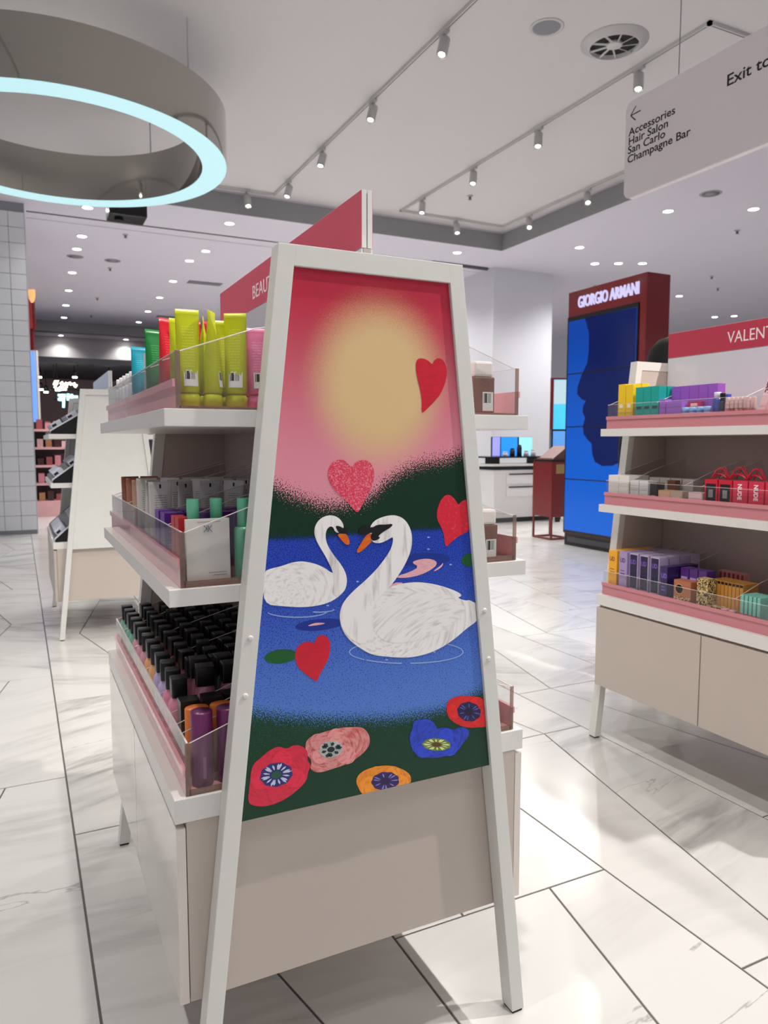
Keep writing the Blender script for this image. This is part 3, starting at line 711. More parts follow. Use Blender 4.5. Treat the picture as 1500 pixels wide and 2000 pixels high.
def squeeze_tube(loc, rz, rgb, label, group, w=0.042, d=0.036, h=0.18, cap=0.026, caprgb=None, sticker=False, ink=None, tilt=0.0):
    root = item('squeeze_tube', loc, rz, label, 'tube', group)
    if tilt: root.rotation_euler = (tilt, 0, rz)
    ink = ink or tuple(min(255, v + 60) for v in rgb)
    b = obj('tube_body', cached(('tube', w, d, h, cap, rgb, ink), lambda: tube_mesh(w, d, h, cap, lines_mat(rgb, ink))), None, root)
    r = w / 2
    obj('cap', cached(('tcap', w, d, cap, caprgb or rgb), lambda: to_me(lathe([(r * .80, 0), (r * .97, cap * .15), (r * 1.0, cap * .5), (r * .96, cap * .85), (r * .8, cap * .99)], 20, sy=max(d / w, 0.8)), mat(caprgb or rgb, 0.3, var=0))), None, root)
    if sticker:
        rr = d / 2 + 0.0016
        bm = bmesh.new(); k = 6; W_ = 0.026; A = [bm.verts.new((-W_ / 2 + 0.003 + W_ * i / k, -rr * math.sqrt(max(0, 1 - ((-W_ / 2 + W_ * i / k + .003) / (w / 2 + .002)) ** 2)) + 0.0004, cap + 0.012)) for i in range(k + 1)]
        B = [bm.verts.new((v.co.x, v.co.y + 0.0032, cap + 0.042)) for v in A]
        for i in range(k): bm.faces.new((A[i], A[i + 1], B[i + 1], B[i]))
        obj('sticker', bm, sticker_mat(), b)
    return root
def bottle(loc, rgb, label, group, r=0.021, h=0.15, caph=0.045, capr=0.017, caprgb=(16, 16, 20), square=True, rz=0.0, shoulder=True, mark=False):
    root = item('bottle', loc, rz, label, 'bottle', group)
    hb = h - caph
    if shoulder: prof = [(r * .86, 0), (r, 0.004), (r, hb * .30), (r * .86, hb * .5), (r * .99, hb * .78), (r * .92, hb * .9), (capr * .95, hb * .985), (capr * .9, hb)]
    else: prof = [(r * .92, 0), (r, 0.003), (r, hb * .93), (r * .9, hb * .98), (capr * .9, hb)]
    bd = obj('bottle_body', cached(('bb', r, hb, rgb, shoulder), lambda: to_me(lathe(prof, 20), mat(rgb, 0.25, coat=0.3, var=0))), None, root)
    if square: f = lambda: to_me(box(-capr, capr, -capr, capr, hb, h, 0.003), mat(caprgb, 0.35, var=0))
    else: f = lambda: to_me(lathe([(capr, hb), (capr, h - 0.002), (capr * .93, h)], 18), mat(caprgb, 0.35, var=0))
    obj('cap', cached(('bc', capr, hb, h, caprgb, square), f), None, root)
    if mark:
        obj('label_band', cached(('lb', r, hb), lambda: to_me(lathe([(r + .0003, hb * .08), (r + .0003, hb * .28)], 20), lines_mat((225, 205, 205), (30, 20, 30), 260.0, 0.0, 1.0))), None, bd)
    return root
def carton(loc, w, d, h, rgb, label, group, rz=0.0, top=None, prints=(), cat='box', tilt=(0, 0), name='carton'):
    """w along local x (front width), d deep (y), front faces local -y. prints: (x0,x1,z0,z1,rgb) or text tuples"""
    root = item(name, loc, rz, label, cat, group)
    root.rotation_euler = (tilt[0], tilt[1], rz)
    b = obj('carton_body', cached(('ct', w, d, h, rgb), lambda: to_me(box(-w / 2, w / 2, -d / 2, d / 2, 0, h, 0.0008), mat(rgb, 0.35, coat=0.15, var=0.02), False)), None, root)
    if top: obj('lid_flap', cached(('cf', w, d, h, top), lambda: to_me(box(-w / 2 + .0005, w / 2 - .0005, -d / 2 + .0005, d / 2 - .0005, h - 0.0002, h + 0.0009), mat(top, 0.4, var=0), False)), None, root)
    for p in prints:
        if isinstance(p[0], str):
            s, size, x, z, col, sx, vert = p
            me = text_mesh(s, size, 0.0001, sx, bold=size * 0.03)
            t = obj('lettering', me, mat(col, 0.5, var=0), root)
            M_ = Matrix.Translation((x, -d / 2 - 0.0004, z)) @ FACE_NY.to_4x4()
            if vert: M_ = M_ @ Matrix.Rotation(-math.pi / 2, 4, 'Z')
            t.matrix_local = M_
        else:
            x0, x1, z0, z1, col = p
            obj('print_patch', cached(('pp', w, d, p), lambda: to_me(box(x0, x1, -d / 2 - 0.0004, -d / 2 + 0.0001, z0, z1), mat(col, 0.4, var=0.03), False)), None, root)
    return root

# ---- left side, top shelf : squeeze tubes
LIME = (196, 202, 22); gl = 'lime green squeeze tubes'
z = TZ[2]
squeeze_tube((0.292, 1.424, z), math.radians(-4), LIME, 'broad lime green tube with barcode sticker at the tray corner, leftmost of three', gl, sticker=True, ink=(226, 230, 90))
squeeze_tube((0.3375, 1.424, z), math.radians(58), LIME, 'lime green tube turned edge-on, middle of the three at the tray end', gl, sticker=True, ink=(226, 230, 90))
squeeze_tube((0.383, 1.424, z), math.radians(-30), LIME, 'lime green tube with barcode sticker, rightmost of the three beside the poster frame', gl, sticker=True, ink=(226, 230, 90))
for i, (x, y, rz, h) in enumerate(((0.289, 1.474, 10, 0.17), (0.333, 1.472, 75, 0.175), (0.377, 1.472, -5, 0.172))):
    squeeze_tube((x, y, z), math.radians(rz), LIME, ('lime green tube behind the tray corner one, in the second row', 'narrow lime green tube behind the edge-on one, in the second row', 'lime green tube behind the rightmost one, in the second row')[i], gl, h=h, ink=(226, 230, 90))
squeeze_tube((0.428, 1.43, z), math.radians(-8), (240, 128, 172), 'bright pink tube with small barcode beside the lime green tubes', 'pink tubes', h=0.155, sticker=True)
squeeze_tube((0.428, 1.478, z), math.radians(10), (240, 138, 178), 'pink tube hidden behind the bright pink one on the top shelf', 'pink tubes', h=0.15)
for i, (x, y) in enumerate(((0.470, 1.44), (0.474, 1.50))):
    bottle((x, y, z), (120, 160, 190), ('pale blue bottle with white cap beside the pink tube', 'pale blue bottle with white cap behind its twin by the pink tube')[i], 'pale blue bottles', h=0.125, caph=0.03, caprgb=(235, 235, 235), square=False, shoulder=False)
for i, (x, y) in enumerate(((0.29, 1.62), (0.338, 1.61), (0.386, 1.62))):
    squeeze_tube((x, y, z), math.radians((35, 10, 5)[i]), (206, 22, 40), ('red tube at the front edge between green and lime tubes', 'red tube glimpsed between the lime green tubes', 'red tube hidden behind the lime green tubes, farthest from the edge')[i], 'red squeeze tubes', h=0.192, d=0.034)
for i, (x, y) in enumerate(((0.29, 1.775), (0.338, 1.78))):
    squeeze_tube((x, y, z), math.radians((20, -5)[i]), (14, 122, 52), ('dark green tube at the tray edge on the top shelf', 'dark green tube behind the edge one on the top shelf')[i], 'green squeeze tubes', h=0.19, w=0.046)
for i, (x, y) in enumerate(((0.29, 2.01), (0.338, 2.0))):
    squeeze_tube((x, y, z), math.radians((15, 0)[i]), (20, 150, 172), ('teal tube at the tray edge on the top shelf', 'teal tube just inside the edge one on the top shelf')[i], 'teal squeeze tubes', h=0.178, w=0.044)
carton((0.30, 1.90, z), 0.03, 0.03, 0.15, (226, 226, 228), 'small white carton between the teal and dark green tubes', 'white cartons on top shelf')
for i in range(5):
    bottle((0.287, 2.12 + 0.072 * i, z), (232, 236, 238), 'slim white bottle on the top shelf edge, %s from the teal tube' % ORD[i], 'slim white bottles', r=0.014, h=0.125, caph=0.03, capr=0.0105, caprgb=(245, 245, 245), square=False, shoulder=False)

# ---- left side, middle shelf
z = TZ[1]
card = carton((0.316, 1.398, z), 0.083, 0.010, 0.122, (226, 221, 214), 'flat white sachet box with a double-K emblem at the middle tray end', 'white sachet boxes', tilt=(-0.03, 0),
       prints=((-0.009, 0.009, 0.094, 0.112, (214, 212, 208)), (-0.02, 0.024, 0.1155, 0.1168, (170, 166, 162)), (-0.001, 0.034, 0.0185, 0.0198, (150, 146, 142)), (0.008, 0.034, 0.0135, 0.0148, (165, 160, 156))))
INKG = mat((90, 96, 104), 0.5, var=0)
for sx in (-1, 1):    # emblem: two mirrored K strokes back to back
    for a, b in (((0.0014, 0.0), (0.0014, 0.012)), ((0.0022, 0.006), (0.0075, 0.012)), ((0.0022, 0.006), (0.0075, 0.0))):
        dx_, dz_ = b[0] - a[0], b[1] - a[1]; L_ = math.hypot(dx_, dz_); nx, nz = -dz_ / L_ * .0007, dx_ / L_ * .0007
        pts = [(sx * (a[0] + nx), -0.0056, 0.097 + a[1] + nz), (sx * (a[0] - nx), -0.0056, 0.097 + a[1] - nz), (sx * (b[0] - nx), -0.0056, 0.097 + b[1] - nz), (sx * (b[0] + nx), -0.0056, 0.097 + b[1] + nz)]
        obj('emblem_stroke', prism(pts, (0, 0.0003, 0)), INKG, card)
MINT = (112, 196, 158)
for i, (x, y) in enumerate(((0.296, 1.432), (0.341, 1.432), (0.389, 1.412))):
    bottle((x, y, z), MINT, ('mint green bottle behind the white sachet box, left', 'mint green bottle behind the white sachet box, right', 'mint green spray bottle standing clear beside the white sachet box')[i], 'mint green bottles', r=0.0185, h=0.158, caph=0.055, capr=0.0118, caprgb=(120, 214, 172), square=False, shoulder=False)
for i, (x, y) in enumerate(((0.270 + 0.0085, 1.447), (0.278, 1.484), (0.424, 1.455), (0.424, 1.50))):
    carton((x, y, z), 0.022, 0.034, 0.122, (196, 28, 36), ('red slim carton at the tray edge beside the white sachet box', 'red slim carton just behind the edge one', 'red carton behind the mint spray bottle', 'red carton deeper behind the mint spray bottle')[i], 'red cartons', rz=0.0, prints=((-0.008, 0.008, 0.03, 0.035, (240, 200, 200)), (-0.008, 0.004, 0.045, 0.047, (240, 200, 200)), (-0.008, 0.006, 0.09, 0.092, (240, 200, 200))))
PUR = (96, 34, 150); k = 0
for y in (1.61, 1.68):
    for j, x in enumerate((0.290, 0.337, 0.384, 0.431, 0.478)):
        carton((x, y - 0.02 * (j > 0), z), 0.043, 0.05, 0.118, PUR, 'purple carton in the %s row of the middle shelf, %s from the tray edge' % (('near', 'far')[y > 1.65], ORD[j]), 'purple cartons',
               prints=((-0.014, 0.012, 0.088, 0.091, (180, 140, 220)), (-0.014, 0.008, 0.078, 0.080, (180, 140, 220)), (-0.014, 0.012, 0.05, 0.052, (180, 140, 220)))); k += 1
for r_, y in enumerate((1.77, 1.87, 1.97)):
    for j, x in enumerate((0.292, 0.350, 0.408, 0.466, 0.524)):
        t = squeeze_tube((x, y, z), math.radians((0, 40, 5, -35, 3)[(j + r_) % 5]), (214, 210, 206), 'white printed tube, %s from the tray edge in the %s white row' % (ORD[j], ('near', 'middle', 'far')[r_]), 'white squeeze tubes', w=0.05, d=0.04, h=0.175, caprgb=(225, 222, 218), ink=(60, 56, 56))
        obj('hang_slot', box(-0.002, 0.002, -0.0022, 0.0022, 0.160, 0.169), INK, t)
for r_, y in enumerate((2.10, 2.22, 2.33)):
    for j, x in enumerate((0.2975, 0.353)):
        squeeze_tube((x, y, z), math.radians((10, -20)[j]), ((206, 166, 138), (176, 120, 96), (150, 92, 74))[r_], '%s tube at the far end of the middle shelf, %s' % (('tan', 'light brown', 'brown')[r_], ('at the edge', 'behind the edge one')[j]), 'tan and brown tubes', w=0.05, d=0.038, h=0.165)

# ---- left side, cabinet top : rows of bottles with black caps
z = TZ[0]
BC = [((128, 186, 160), 'mint')] * 4 + [((226, 160, 172), 'pink')] * 3 + [((240, 176, 118), 'peach')] * 2 + [((196, 178, 216), 'lilac')] * 2 + [((232, 142, 168), 'rose pink')] * 2
ys = [2.455, 2.385, 2.315, 2.245, 2.17, 2.095, 2.02, 1.945, 1.875, 1.805, 1.735, 1.67, 1.605]
for r_, x in enumerate((0.292, 0.349, 0.406, 0.463, 0.520, 0.577)):
    for i, y in enumerate(ys):
        if r_ == 0: rgb, cn = BC[i]
        else: rgb, cn = [((84, 110, 110), 'grey green'), ((206, 128, 84), 'amber'), ((226, 150, 110), 'apricot'), ((150, 60, 66), 'wine'), ((190, 116, 132), 'dusty pink')][(i // 3 + r_) % 5]
        if r_ and i == 12: cn = 'rose'; rgb = (222, 140, 170)
        big = (r_ > 0 and i >= 11)
        bottle((x, y, z), rgb, '%s black-capped bottle, %s from the far end, %s row from the tray edge' % (cn, ORD[i], ORD[r_]), 'black-capped bottles',
               r=0.0235 if r_ == 0 else 0.025, h=0.152 + 0.012 * min(1, i / 8) + (0.018 if big else 0), caph=0.044, capr=0.0165 if not big else 0.02, square=True, mark=(r_ == 0), rz=random.uniform(-.15, .15))
for i, (x, y) in enumerate(((0.298, 1.528), (0.345, 1.53), (0.392, 1.535), (0.44, 1.53))):
    carton((x, y, z), 0.040, 0.036, 0.138, (20, 19, 24), 'glossy black carton between the bottles and the orange boxes, %s from the edge' % ORD[i], 'black cartons')
for i, x in enumerate((0.302, 0.352, 0.402)):
    root = item('oval_carton', (x, 1.470, z), 0, 'orange oval-topped box behind the purple tube, %s from the tray edge' % ORD[i], 'box', 'orange boxes')
    obj('carton_body', cached('oval', lambda: to_me(lathe([(0.0238, 0), (0.024, 0.002), (0.024, 0.136), (0.0225, 0.138)], 24, sy=0.72), mat((236, 128, 52), 0.35, var=0.02))), None, root)
    obj('dark_side', cached('ovalside', lambda: to_me(box(-0.012, 0.012, -0.0178, -0.0174, 0.004, 0.122), mat((150, 74, 36), 0.4, var=0.02), False)), None, root)
for i, x in enumerate((0.300, 0.351, 0.402)):
    root = item('cosmetic_cylinder', (x, 1.417, z), 0, 'deep purple cylinder tube at the tray end, %s from the edge' % ORD[i], 'tube', 'purple cylinders')
    obj('cylinder_body', cached('cyl', lambda: to_me(lathe([(0.0205, 0), (0.021, 0.001), (0.021, 0.146), (0.0202, 0.148)], 28), mat((116, 42, 98), 0.32, var=0.02))), None, root)
    obj('embossed_word', cached('cylw', lambda: to_me(box(-0.003, 0.003, -0.0212, -0.0204, 0.018, 0.062), mat((158, 100, 146), 0.3, var=0.3, scale=400), False)), None, root)

# ---- right side of the poster unit : brown bottles with white caps at the tray ends
for k, (zz, x, y, lb) in enumerate(((TZ[2], 0.936, 1.415, 'brown box-shaped bottle with white cap and barcode on the top shelf, right of the poster'), (TZ[1], 0.950, 1.415, 'brown bottle with white cap and barcode on the middle shelf, right of the poster'))):
    root = item('pump_bottle', (x, y, zz), 0, lb, 'bottle', 'brown bottles')
    b = obj('bottle_body', cached('brn', lambda: to_me(box(-0.028, 0.028, -0.02, 0.02, 0, 0.079, 0.003), lines_mat((134, 92, 76), (70, 44, 36), 330.0, 0.4, 0.97), False)), None, root)
    obj('cap', cached('brnc', lambda: to_me(box(-0.0255, 0.0255, -0.018, 0.018, 0.079, 0.114, 0.006), mat((236, 228, 222), 0.3, var=0), False)), None, root)
    me = cached('brns', lambda: to_me(box(-0.004, 0.024, -0.0204, -0.0199, 0.004, 0.046), sticker_mat(), False))
    obj('sticker', me, None, b)
bottle((0.985, 1.46, TZ[0]), (196, 140, 128), 'rose bottle on the cabinet top, right of the poster', 'brown bottles', h=0.08, caph=0.025, caprgb=(220, 180, 170), square=False, shoulder=False)

# ---- right unit (front faces -X): local -y of a product turned to -X
RZ = -math.pi / 2
X0 = RDX + XC - HW + 0.023       # tray front
def rx(d): return X0 + d
z = TZ[2]
for i, y in enumerate((2.448, 2.403)):
    carton((rx(.045), y, z), 0.042, 0.042, 0.186 if i == 0 else 0.182, (238, 200, 26), ('tall yellow carton at the far end of the VALENT unit top shelf', 'yellow carton second from the far end of the VALENT unit top shelf')[i], 'yellow cartons', rz=RZ,
           prints=((-0.012, 0.006, 0.085, 0.10, (250, 240, 200)), (-0.01, 0.012, 0.02, 0.03, (250, 236, 150))))
    carton((rx(.095), y, z), 0.042, 0.042, 0.188, (238, 200, 26), ('yellow carton behind the tall one on the VALENT unit', 'yellow carton behind the second one on the VALENT unit')[i], 'yellow cartons', rz=RZ)
for i, y in enumerate((2.342, 2.299, 2.256)):
    for d in (0, 1):
        carton((rx(.04 + .048 * d), y, z), 0.0415, 0.042, 0.166, (22, 160, 148), 'teal carton with black word, %s from the yellow boxes, %s row' % (ORD[i], ('front', 'back')[d]), 'teal cartons', rz=RZ, prints=((-0.014, 0.014, 0.075, 0.086, (16, 60, 60)),) if d == 0 else ())
for i, y in enumerate((2.208, 2.163, 2.118, 2.073, 2.028)):
    carton((rx(.105), y, z), 0.0435, 0.042, 0.162, (150, 88, 190), 'violet tall carton, %s from the teal boxes' % ORD[i], 'violet cartons', rz=RZ)
for i, (y, wd) in enumerate(((2.214, 0.032), (2.155, 0.078))):
    carton((rx(.034), y, z), wd, 0.034, 0.098 if i else 0.11, (156, 100, 196), ('small violet carton at the front beside the teal boxes', 'wide violet carton lying in front of the tall violet ones')[i], 'violet cartons', rz=RZ, prints=((-wd * .3, wd * .2, 0.02, 0.03, (220, 190, 235)),))
carton((rx(.060), 2.085, z), 0.05, 0.036, 0.095, (176, 24, 74), 'crimson carton with a dark swirl in front of the violet boxes', 'crimson cartons', rz=RZ, prints=((-0.022, 0.02, 0.06, 0.074, (30, 14, 20)), (-0.01, 0.022, 0.076, 0.088, (236, 190, 160))))
for i, y in enumerate((2.10, 2.066, 2.03, 1.997)):
    bottle((rx(.022), y, z), ((150, 180, 235), (110, 170, 230), (84, 150, 220), (120, 150, 220))[i], 'pale blue jar at the front of the VALENT top shelf, %s from the violet boxes' % ORD[i], 'pale blue jars', r=0.0155, h=0.072, caph=0.02, capr=0.014, caprgb=(150, 190, 240), square=False, shoulder=False)
bottle((rx(.06), 1.985, z), (58, 72, 150), 'navy blue tall bottle with white collar beside the violet boxes', 'blue bottles', r=0.0165, h=0.125, caph=0.022, capr=0.013, caprgb=(226, 230, 240), square=False, shoulder=False)
bottle((rx(.05), 1.954, z), (40, 36, 46), 'black slim bottle beside the navy blue one', 'blue bottles', r=0.0115, h=0.12, caph=0.03, capr=0.01, square=False, shoulder=False)
bottle((rx(.05), 1.929, z), (206, 150, 150), 'rose bottle with blue cap beside the black slim one', 'blue bottles', r=0.0115, h=0.115, caph=0.03, capr=0.01, caprgb=(70, 80, 190), square=False, shoulder=False)
for i in range(5):
    for d in (0, 1):
        bottle((rx(.026 + .04 * d), 1.908 - 0.0185 * i, z), ((196, 110, 110), (170, 70, 84), (214, 140, 130))[i % 3], 'clear-capped lip gloss in the pink row, %s from the bottles, %s row' % (ORD[i], ('front', 'back')[d]), 'lip gloss tubes', r=0.008, h=0.10, caph=0.042, capr=0.0078, caprgb=(222, 190, 186), square=True, shoulder=False)
for i, y in enumerate((1.795, 1.748)):
    carton((rx(.055), y, z + 0.0038), 0.026, 0.03, 0.175, (246, 206, 210), ('pale pink leaning slim box with black lettering, nearer the glosses', 'pale pink leaning slim box with black lettering, at the frame edge')[i], 'pale pink slim boxes', rz=RZ, tilt=(0, 0.28),
           prints=(('cbcC', 0.022, -0.008, 0.15, (40, 20, 26), 0.9, True),))
z = TZ[1]
for i, y in enumerate((2.4735, 2.411)):
    for d in (0, 1):
        carton((rx(.042 + .06 * d), y, z), 0.060, 0.055, 0.125, (232, 228, 222), 'white square carton on the VALENT middle shelf, %s from the far end, %s row' % (ORD[i], ('front', 'back')[d]), 'white square cartons', rz=RZ)
for i, y in enumerate((2.352, 2.300)):
    carton((rx(.042), y, z), 0.047, 0.05, 0.108, (216, 216, 216), 'silver grey carton, %s from the white cartons' % ORD[i], 'grey cartons', rz=RZ, prints=((-0.02, 0.02, 0.066, 0.068, (150, 150, 150)),))
for i, y in enumerate((2.346, 2.288, 2.228, 2.168)):
    carton((rx(.155), y, z), 0.055, 0.06, 0.118, (190, 184, 178), 'pale grey carton in the VALENT middle back row, %s from the far end' % ORD[i], 'grey cartons', rz=RZ)
carton((rx(.045), 2.252, z), 0.036, 0.045, 0.10, (26, 22, 22), 'black carton with pink lettering on the VALENT middle shelf', 'black cartons', rz=RZ, prints=((-0.012, 0.012, 0.02, 0.03, (200, 130, 140)), (-0.012, 0.012, 0.04, 0.05, (200, 130, 140))))
carton((rx(.098), 2.215, z), 0.04, 0.03, 0.112, (110, 66, 44), 'brown carton behind the black one', 'brown cartons', rz=RZ)
for i, (y, rgb, lb) in enumerate(((2.190, (222, 178, 140), 'tan carton with brown print on the VALENT middle shelf'), (2.128, (202, 182, 160), 'sand coloured open carton beside the tan one'))):
    carton((rx(.04), y, z), 0.06, 0.045, 0.074, rgb, lb, 'tan cartons', rz=RZ, prints=((-0.012, 0.012, 0.03, 0.035, (120, 70, 50)), (-0.018, 0.018, 0.045, 0.054, (226, 200, 170))))
carton((rx(.04), 2.034, z), 0.066, 0.045, 0.074, (244, 214, 216), 'pale pink low carton between the sand carton and the red boxes', 'pink low cartons', rz=RZ, prints=((-0.026, 0.026, 0.05, 0.052, (220, 180, 184)),))
for i, y in enumerate((1.965, 1.902)):
    carton((rx(.045), y, z), 0.058, 0.052, 0.128, (206, 26, 54), ('red box with black lashes window, first from the pale pink carton', 'red box with black lashes window, beside the NUDE boxes')[i], 'red display boxes', rz=RZ,
           prints=((-0.022, 0.022, 0.045, 0.112, (24, 18, 24)), (-0.010, 0.010, 0.06, 0.09, (190, 186, 190)), (-0.024, 0.024, 0.005, 0.035, (120, 110, 140))))
for i, y in enumerate((1.838, 1.772, 1.706)):
    carton((rx(.045), y, z), 0.060, 0.052, 0.128, (214, 50, 78), 'rose red box with white NUDE lettering, %s from the lashes boxes' % ORD[i], 'red NUDE boxes', rz=RZ, prints=(('NUDE', 0.0235, -0.009, 0.117, (250, 244, 244), 0.9, True),))
REDB = mat((200, 26, 54), 0.35, var=0)
for i, (y, s) in enumerate(((1.94, 1.0), (1.86, 1.1), (1.79, 1.0))):
    root = item('ribbon_bow', (rx(.05), y, z + 0.1285), 0, 'red curled ribbon loop on top of the red boxes, %s from the far end' % ORD[i], 'ribbon', 'red ribbons')
    for k in range(4):
        a0 = 0.5 + k * 0.9; pts = [(0.010 * math.cos(a0) * t * 2, -0.03 * s + 0.06 * s * t + 0.012 * math.sin(k), 0.003 + 0.042 * s * math.sin(math.pi * t) * (0.65 + 0.35 * math.cos(k * 2))) for t in [j / 10 for j in range(11)]]
        obj('ribbon_strand', tube(pts, 0.0024, 6), REDB, root, smooth=True)
z = TZ[0]
def ud(loc, w, d, h, rgb, lb, gp, ink, extra=()):
    carton(loc, w, d, h, rgb, lb, gp, rz=RZ, prints=(('UD', 0.026, -w * 0.36, h - 0.046, ink, 0.8, False), (-w * .3, w * .26, h - 0.098, h - 0.094, ink), (-w * .3, w * .2, h - 0.084, h - 0.081, ink)) + tuple(extra))
for d in range(4): ud((rx(.04 + .06 * d), 2.462, z), 0.05, 0.055, 0.196, (244, 176, 40), 'yellow carton at the far end of the VALENT cabinet top, %s from the front' % ORD[d], 'yellow tall cartons', (140, 70, 40))
for d in range(4): ud((rx(.04 + .06 * d), 2.400, z), 0.046, 0.055, 0.198, (172, 150, 196), 'lilac carton beside the yellow ones, %s from the front' % ORD[d], 'lilac tall cartons', (70, 40, 110))
for i, y in enumerate((2.340, 2.281, 2.222)):
    for d in range(4):
        w_ = 0.046
        ud((rx(.042 + .06 * d), y, z), w_, 0.055, 0.199, (186, 172, 206), 'dark violet fronted carton, %s from the lilac ones, %s from the front' % (ORD[i], ORD[d]), 'dark violet cartons', (120, 84, 190),
           ((-w_ / 2 + .003, w_ / 2 - .003, 0.05, 0.193, (34, 22, 62)),) if d == 0 else ())
for d in range(3): ud((rx(.036 + .06 * d), 2.168, z), 0.036, 0.055, 0.168, (48, 30, 86), 'short dark violet carton beside the tall ones, %s from the front' % ORD[d], 'dark violet cartons', (130, 100, 200))
for i, y in enumerate((2.122, 2.078, 2.034)):
    carton((rx(.10), y, z), 0.04, 0.05, 0.165, (92, 52, 140), 'purple carton with pale word at the VALENT cabinet back, %s from the short ones' % ORD[i], 'purple back cartons', rz=RZ, prints=((-0.016, 0.014, 0.12, 0.13, (190, 170, 220)),))
carton((rx(.20), 1.99, z), 0.12, 0.03, 0.16, (206, 140, 140), 'pink striped carton at the back of the VALENT cabinet top', 'pink striped cartons', rz=RZ, prints=tuple((-0.055 + 0.02 * i, -0.045 + 0.02 * i, 0.12, 0.155, (150, 60, 60)) for i in range(6)))
def animal_mat():
    m = bpy.data.materials.new('leopard_print'); m.use_nodes = True; nt = m.node_tree; N = nt.nodes.new; L = nt.links.new; b = nt.nodes['Principled BSDF']
    tc = N('ShaderNodeTexCoord'); n = N('ShaderNodeTexNoise'); n.inputs['Scale'].default_value = 120; n.inputs['Distortion'].default_value = 1.5; L(tc.outputs['Object'], n.inputs['Vector'])
    r = N('ShaderNodeValToRGB'); r.color_ramp.interpolation = 'CONSTANT'; r.color_ramp.elements[0].color = lin((32, 22, 14)) + (1,); r.color_ramp.elements[1].position = 0.5; r.color_ramp.elements[1].color = lin((226, 196, 130)) + (1,)
    L(n.outputs['Fac'], r.inputs[0]); L(r.outputs[0], b.inputs['Base Color']); return m
LEO = animal_mat()
for i, (y, h, d) in enumerate(((2.075, 0.125, .030), (1.985, 0.148, .034), (1.927, 0.05, .026))):
    root = item('carton', (rx(d + .006), y, z), RZ, ('copper carton with leopard print base on the VALENT cabinet top', 'tall leopard print carton beside the copper one', 'small leopard print carton at the tray front')[i], 'box', 'leopard print cartons')
    if i == 0:
        obj('carton_body', box(-0.042, 0.042, -0.025, 0.025, 0, h, 0.001), mat((178, 110, 74), 0.35, var=0.1), root)
        obj('print_patch', box(-0.04, 0.04, -0.0256, -0.0249, 0.004, 0.06), LEO, root)
        obj('ring_print', lathe([(0.018, 0), (0.02, 0.0005), (0.0205, 0.0)], 18), mat((226, 180, 120), 0.4), root).matrix_local = Matrix.Translation((-0.014, -0.0256, 0.09)) @ FACE_NY.to_4x4()
    else: obj('carton_body', box(-(0.026 if i == 1 else 0.02), 0.026 if i == 1 else 0.02, -0.022, 0.022, 0, h, 0.001), LEO, root)
for i in range(9):
    carton((rx(.112), 1.985 - 0.0165 * i, z), 0.014, 0.085, 0.142, (196, 140, 60), 'thin amber palette with black edge, %s of the row behind the leopard carton' % ORD[i], 'amber palettes', rz=RZ, prints=((-0.006, 0.006, 0.13, 0.14, (20, 16, 14)),))
for i in range(5):
    carton((rx(.06), 1.808 - 0.017 * i, z), 0.012, 0.085, 0.118, (128, 200, 184), 'mint palette standing in the tray, %s of the row' % ORD[i], 'mint palettes', rz=RZ, tilt=(0.0, 0), prints=((-0.005, 0.005, 0.004, 0.05, (226, 60, 120)),))
for i, y in enumerate((1.888, 1.854)):
    bottle((rx(.03), y, z), (206, 150, 160), 'small pink compact jar at the tray front, %s from the leopard cartons' % ORD[i], 'pink jars', r=0.016, h=0.05, caph=0.02, capr=0.015, caprgb=(226, 170, 180), square=False, shoulder=False)

# ------------------------------------------------------------------ background unit contents : black stepped displays and white testers
for k, zs in enumerate(ZS):
    x0 = XC - HW + BDX
    root = empty('stepped_display', (x0 + 0.18, (Y0 + Y1) / 2 + BDY, zs + 0.0005), 0, 'black sloping display stand on the %s of the blank-ended unit' % SHN[k], 'display stand', 'black display stands')
    hs = (0.31, 0.26, 0.22)[k]; L2 = (Y1 - Y0) / 2 - 0.01
    obj('stand_body', prism([(-0.165, -L2, 0), (-0.165, -L2, 0.02), (0.16, -L2, hs), (0.16, -L2, 0)], (0, 2 * L2, 0)), BLACKG, root)
    obj('stand_lip', prism([(-0.17, -L2, 0.012), (-0.17, -L2, 0.026), (0.165, -L2, hs + 0.014), (0.165, -L2, hs + 0.001)], (0, 0.02, 0)), mat((210, 212, 220), 0.4), root)
    sl = math.atan2(hs - 0.02, 0.325)
    for i in range(5):
        for j in range(3):
            d = 0.045 + 0.1 * j
            t = empty('tester_box', (x0 + 0.015 + d, Y0 + 0.09 + 0.13 * i + BDY, zs + 0.026 + math.tan(sl) * d), 0, 'white tester box on the %s display, %s along, %s step' % (SHN[k], ORD[i], ORD[j]), 'box', 'white tester boxes')
            t.rotation_euler = (0, -sl, 0)
            obj('carton_body', cached('tst', lambda: to_me(box(-0.036, 0.036, -0.045, 0.045, -0.002, 0.035, 0.002), mat((205, 208, 222), 0.4, var=0.02), False)), None, t)
            obj('dark_label', cached('tstl', lambda: to_me(box(-0.03, 0.0, -0.046, -0.0449, 0.008, 0.024), INK, False)), None, t)

